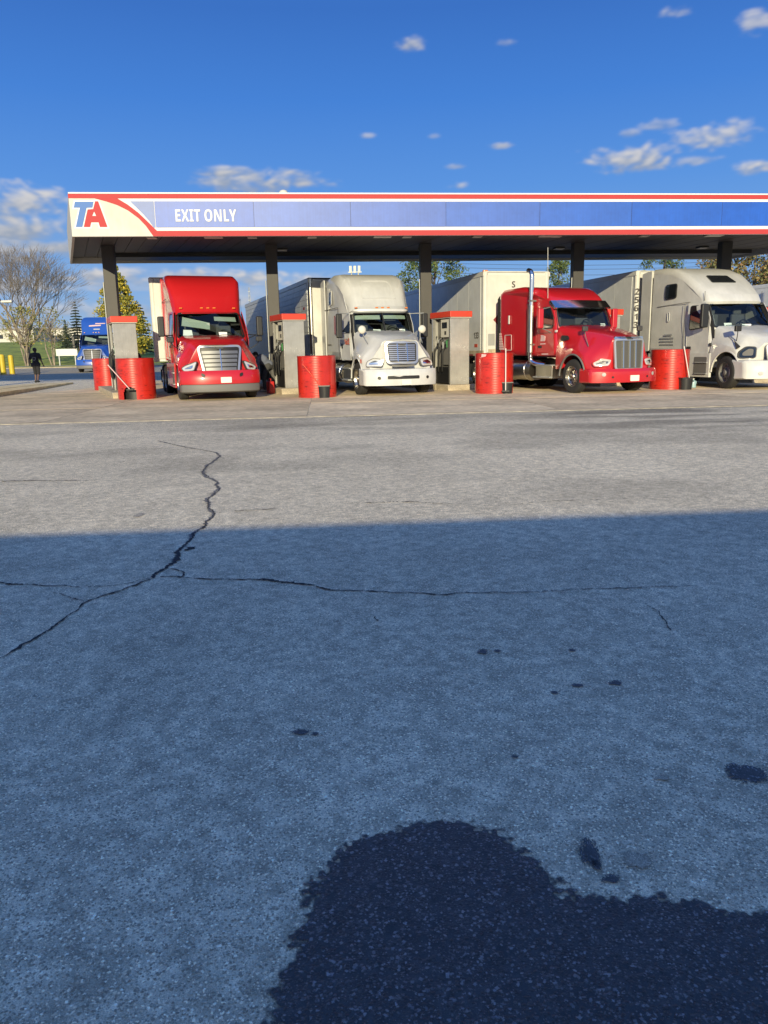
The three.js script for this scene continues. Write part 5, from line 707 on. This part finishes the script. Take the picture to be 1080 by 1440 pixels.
const capg = (a, b, r0, r1) => [bar(a, b, r0, r1, 8), new THREE.SphereGeometry(r1, 8, 6).translate(b.x, b.y, b.z)];
function hand(w, dir, side) {   // palm, four fingers, thumb; dir = the way the fingers point, side = towards the thumb
  const o = [], d = dir.clone().normalize(), s = side.clone().normalize(), n = d.clone().cross(s).normalize(), palm = w.clone().addScaledVector(d, .085); o.push(...capg(w, palm, .027, .038)); [[-.030, .060], [-.010, .072], [.010, .076], [.030, .066]].forEach(([q, L]) => { const a = palm.clone().addScaledVector(s, q), b = a.clone().addScaledVector(d, L * .55).addScaledVector(n, .008), c = b.clone().addScaledVector(d, L * .42).addScaledVector(n, .026); o.push(...capg(a, b, .0105, .0095), ...capg(b, c, .0095, .008)); });
  const t0 = w.clone().addScaledVector(d, .03).addScaledVector(s, .025), t1 = t0.clone().addScaledVector(d, .035).addScaledVector(s, .028), t2 = t1.clone().addScaledVector(d, .03).addScaledVector(s, .004).addScaledVector(n, .012); o.push(...capg(t0, t1, .014, .012), ...capg(t1, t2, .011, .009)); return o;
}
function head(c, f, up) {   // skull, jaw, nose, ears, brow as capsules; f = facing
  const r = f.clone().cross(up).normalize(), P = (a, b, d) => c.clone().addScaledVector(r, a).addScaledVector(up, b).addScaledVector(f, d); return [[P(0, .03, -.02), P(0, .02, .02), .088, .085], [P(0, -.05, .04), P(0, -.075, .055), .055, .04], [P(0, .0, .098), P(0, -.025, .112), .012, .016], [P(-.082, -.005, 0), P(-.084, -.03, 0), .016, .013], [P(.082, -.005, 0), P(.084, -.03, 0), .016, .013], [P(-.035, .02, .085), P(.035, .02, .085), .014, .014], [P(-.02, -.055, .092), P(.02, -.055, .092), .011, .011]];
}
function person(label, pos, turn, J, mats) {
  const g = thing('person', label, 'person', pos, turn), { hipL, hipR, kneeL, kneeR, anL, anR, chest, waist, shL, shR, elL, elR, wrL, wrR, hd, f, up, toeL, toeR } = J, neck = hd.clone().addScaledVector(up, -.10);
  const base = shL.clone().add(shR).multiplyScalar(.5), torso = [[base.clone().lerp(waist, .12), waist, .145, .125], [shL.clone().lerp(base, .25), shR.clone().lerp(base, .25), .075, .075], [base.clone().lerp(waist, .3).add(V(.05, 0, 0)), base.clone().lerp(waist, .3).add(V(-.05, 0, 0)), .125, .125]], hips = [[hipL, hipR, .118, .118], [waist, hipL.clone().add(hipR).multiplyScalar(.5), .128, .13]];
  const arms = [[shL, elL, .056, .043], [elL, wrL, .042, .028], [shR, elR, .056, .043], [elR, wrR, .042, .028]], legs = [[hipL, kneeL, .088, .058], [kneeL, anL, .058, .038], [hipR, kneeR, .088, .058], [kneeR, anR, .058, .038]];
  const c = V(0, .9, 0), all = [...torso, ...hips, ...arms, ...legs, [neck.clone().addScaledVector(up, -.06), neck, .056, .052]], s1 = f.clone().cross(up).normalize();
  part('body', [flesh(all, c, 1.0, 72), flesh(head(hd, f, up), hd, .16, 44, .03), ...hand(wrL, wrL.clone().sub(elL), f), ...hand(wrR, wrR.clone().sub(elR), f)], mats.skin, g).name = 'body'; const b = g.children[0];
  part('hair', flesh([[hd.clone().addScaledVector(up, .04).addScaledVector(f, -.03), hd.clone().addScaledVector(up, .05).addScaledVector(f, .01), .095, .085], [hd.clone().addScaledVector(f, -.055).addScaledVector(up, .02), hd.clone().addScaledVector(f, -.06).addScaledVector(up, -.03), .066, .05]], hd, .18, 36, .03), mats.hair, b);
  const puff = (a, d) => a.map(([p, q, r0, r1]) => [p, q, r0 + d, r1 + d]), short = (p, q, t) => p.clone().lerp(q, t);
  part('shirt', flesh([...puff(torso, .018), [waist, hipL.clone().add(hipR).multiplyScalar(.5).add(V(0, .06, 0)), .148, .150], [shL, short(shL, elL, .8), .074, .068], [shR, short(shR, elR, .8), .074, .068]], c, 1.0, 76), mats.shirt, b);
  part('trousers', flesh([...puff(hips, .014), [hipL, kneeL, .104, .080], [kneeL, short(kneeL, anL, mats.hem), .080, .066], [hipR, kneeR, .104, .080], [kneeR, short(kneeR, anR, mats.hem), .080, .066]], c, 1.0, 76), mats.trousers, b);
  for (const [a, t] of [[anL, toeL], [anR, toeR]]) { const d = t.clone().sub(a).setY(0).normalize(), e = a.clone().setY(max(.0, a.y - .075)); part('shoe', flesh([[e.clone().addScaledVector(d, -.05).add(V(0, .045, 0)), e.clone().addScaledVector(d, .17).add(V(0, .035, 0)), .046, .036], [a.clone(), e.clone().add(V(0, .05, 0)), .042, .046]], e.clone().add(V(0, .05, 0)), .26, 34, .03), mats.shoe, b); }
  return b;
}
{ const p = atDepth(53, 536.5, -40.3), y = landY(p.x, p.z); const b = person('person in black shirt and dark shorts walking away across the lot', [p.x, y, p.z], 0, { hipL: V(-.10, .93, 0), hipR: V(.10, .93, 0), kneeL: V(-.11, .51, -.10), kneeR: V(.10, .50, .02), anL: V(-.11, .09, -.03), anR: V(.11, .11, .22), toeL: V(-.12, 0, -.3), toeR: V(.12, 0, 0), waist: V(0, 1.05, -.01), shL: V(-.20, 1.42, -.02), shR: V(.20, 1.42, -.02), elL: V(-.27, 1.16, .07), elR: V(.30, 1.16, .05), wrL: V(-.25, .93, -.02), wrR: V(.37, .93, .02), hd: V(0, 1.64, -.05), f: V(0, 0, -1), up: V(0, 1, 0) }, { skin: M.skin, hair: M.hair, shirt: M.blackCloth, trousers: M.blackCloth2, shoe: M.shoe, hem: .15 });
  part('back_print', skin([[-.09, 1.18], [0, 1.10], [.09, 1.18], [.10, 1.30], [-.10, 1.30]], (x, yy, o) => V(x, yy, .135 + .01 + o - .25 * x * x), .012, { hole: [[-.05, 1.20], [0, 1.15], [.05, 1.20], [.06, 1.26], [-.06, 1.26]] }), M.greyPrint, b); }
{ const p = onGround(373, 552); const f = V(-.62, -.62, .48).normalize(), up = V(-.55, .72, .42).normalize(); person('person in grey-blue shirt bending over between red tractor and pump', [p.x, .012, p.z - .15], 0, { hipL: V(.12, .93, .08), hipR: V(.20, .93, -.10), kneeL: V(-.02, .50, .12), kneeR: V(.14, .50, -.10), anL: V(.0, .09, .10), anR: V(.12, .09, -.10), toeL: V(-.4, 0, .2), toeR: V(-.3, 0, -.02), waist: V(.08, 1.03, .03), shL: V(-.16, 1.20, .32), shR: V(-.06, 1.24, -.02), elL: V(-.20, .94, .40), elR: V(-.20, 1.0, .0), wrL: V(-.34, .80, .34), wrR: V(-.36, .84, .12), hd: V(-.27, 1.30, .26), f, up }, { skin: M.skin2, hair: M.hair, shirt: M.greyShirt, trousers: M.darkPants, shoe: M.paleShoe, hem: .92 }); }
{ const p = atDepth(381.5, 538, -27.2), g = thing('fuel_can', 'red plastic fuel can standing beside the bending person', 'fuel can', [p.x, .012, p.z + .25], .5); part('can_body', bx(.20, .42, .30, 0, .22, 0, .04), M.redJug, g); part('handle', tube([[0, .43, -.10], [0, .50, -.06], [0, .50, .05], [0, .43, .08]], .016, 14), M.redJug, g); part('spout', bar(V(0, .42, .11), V(0, .54, .19), .022, .016), M.black, g); }
renderer.render(scene, camera);
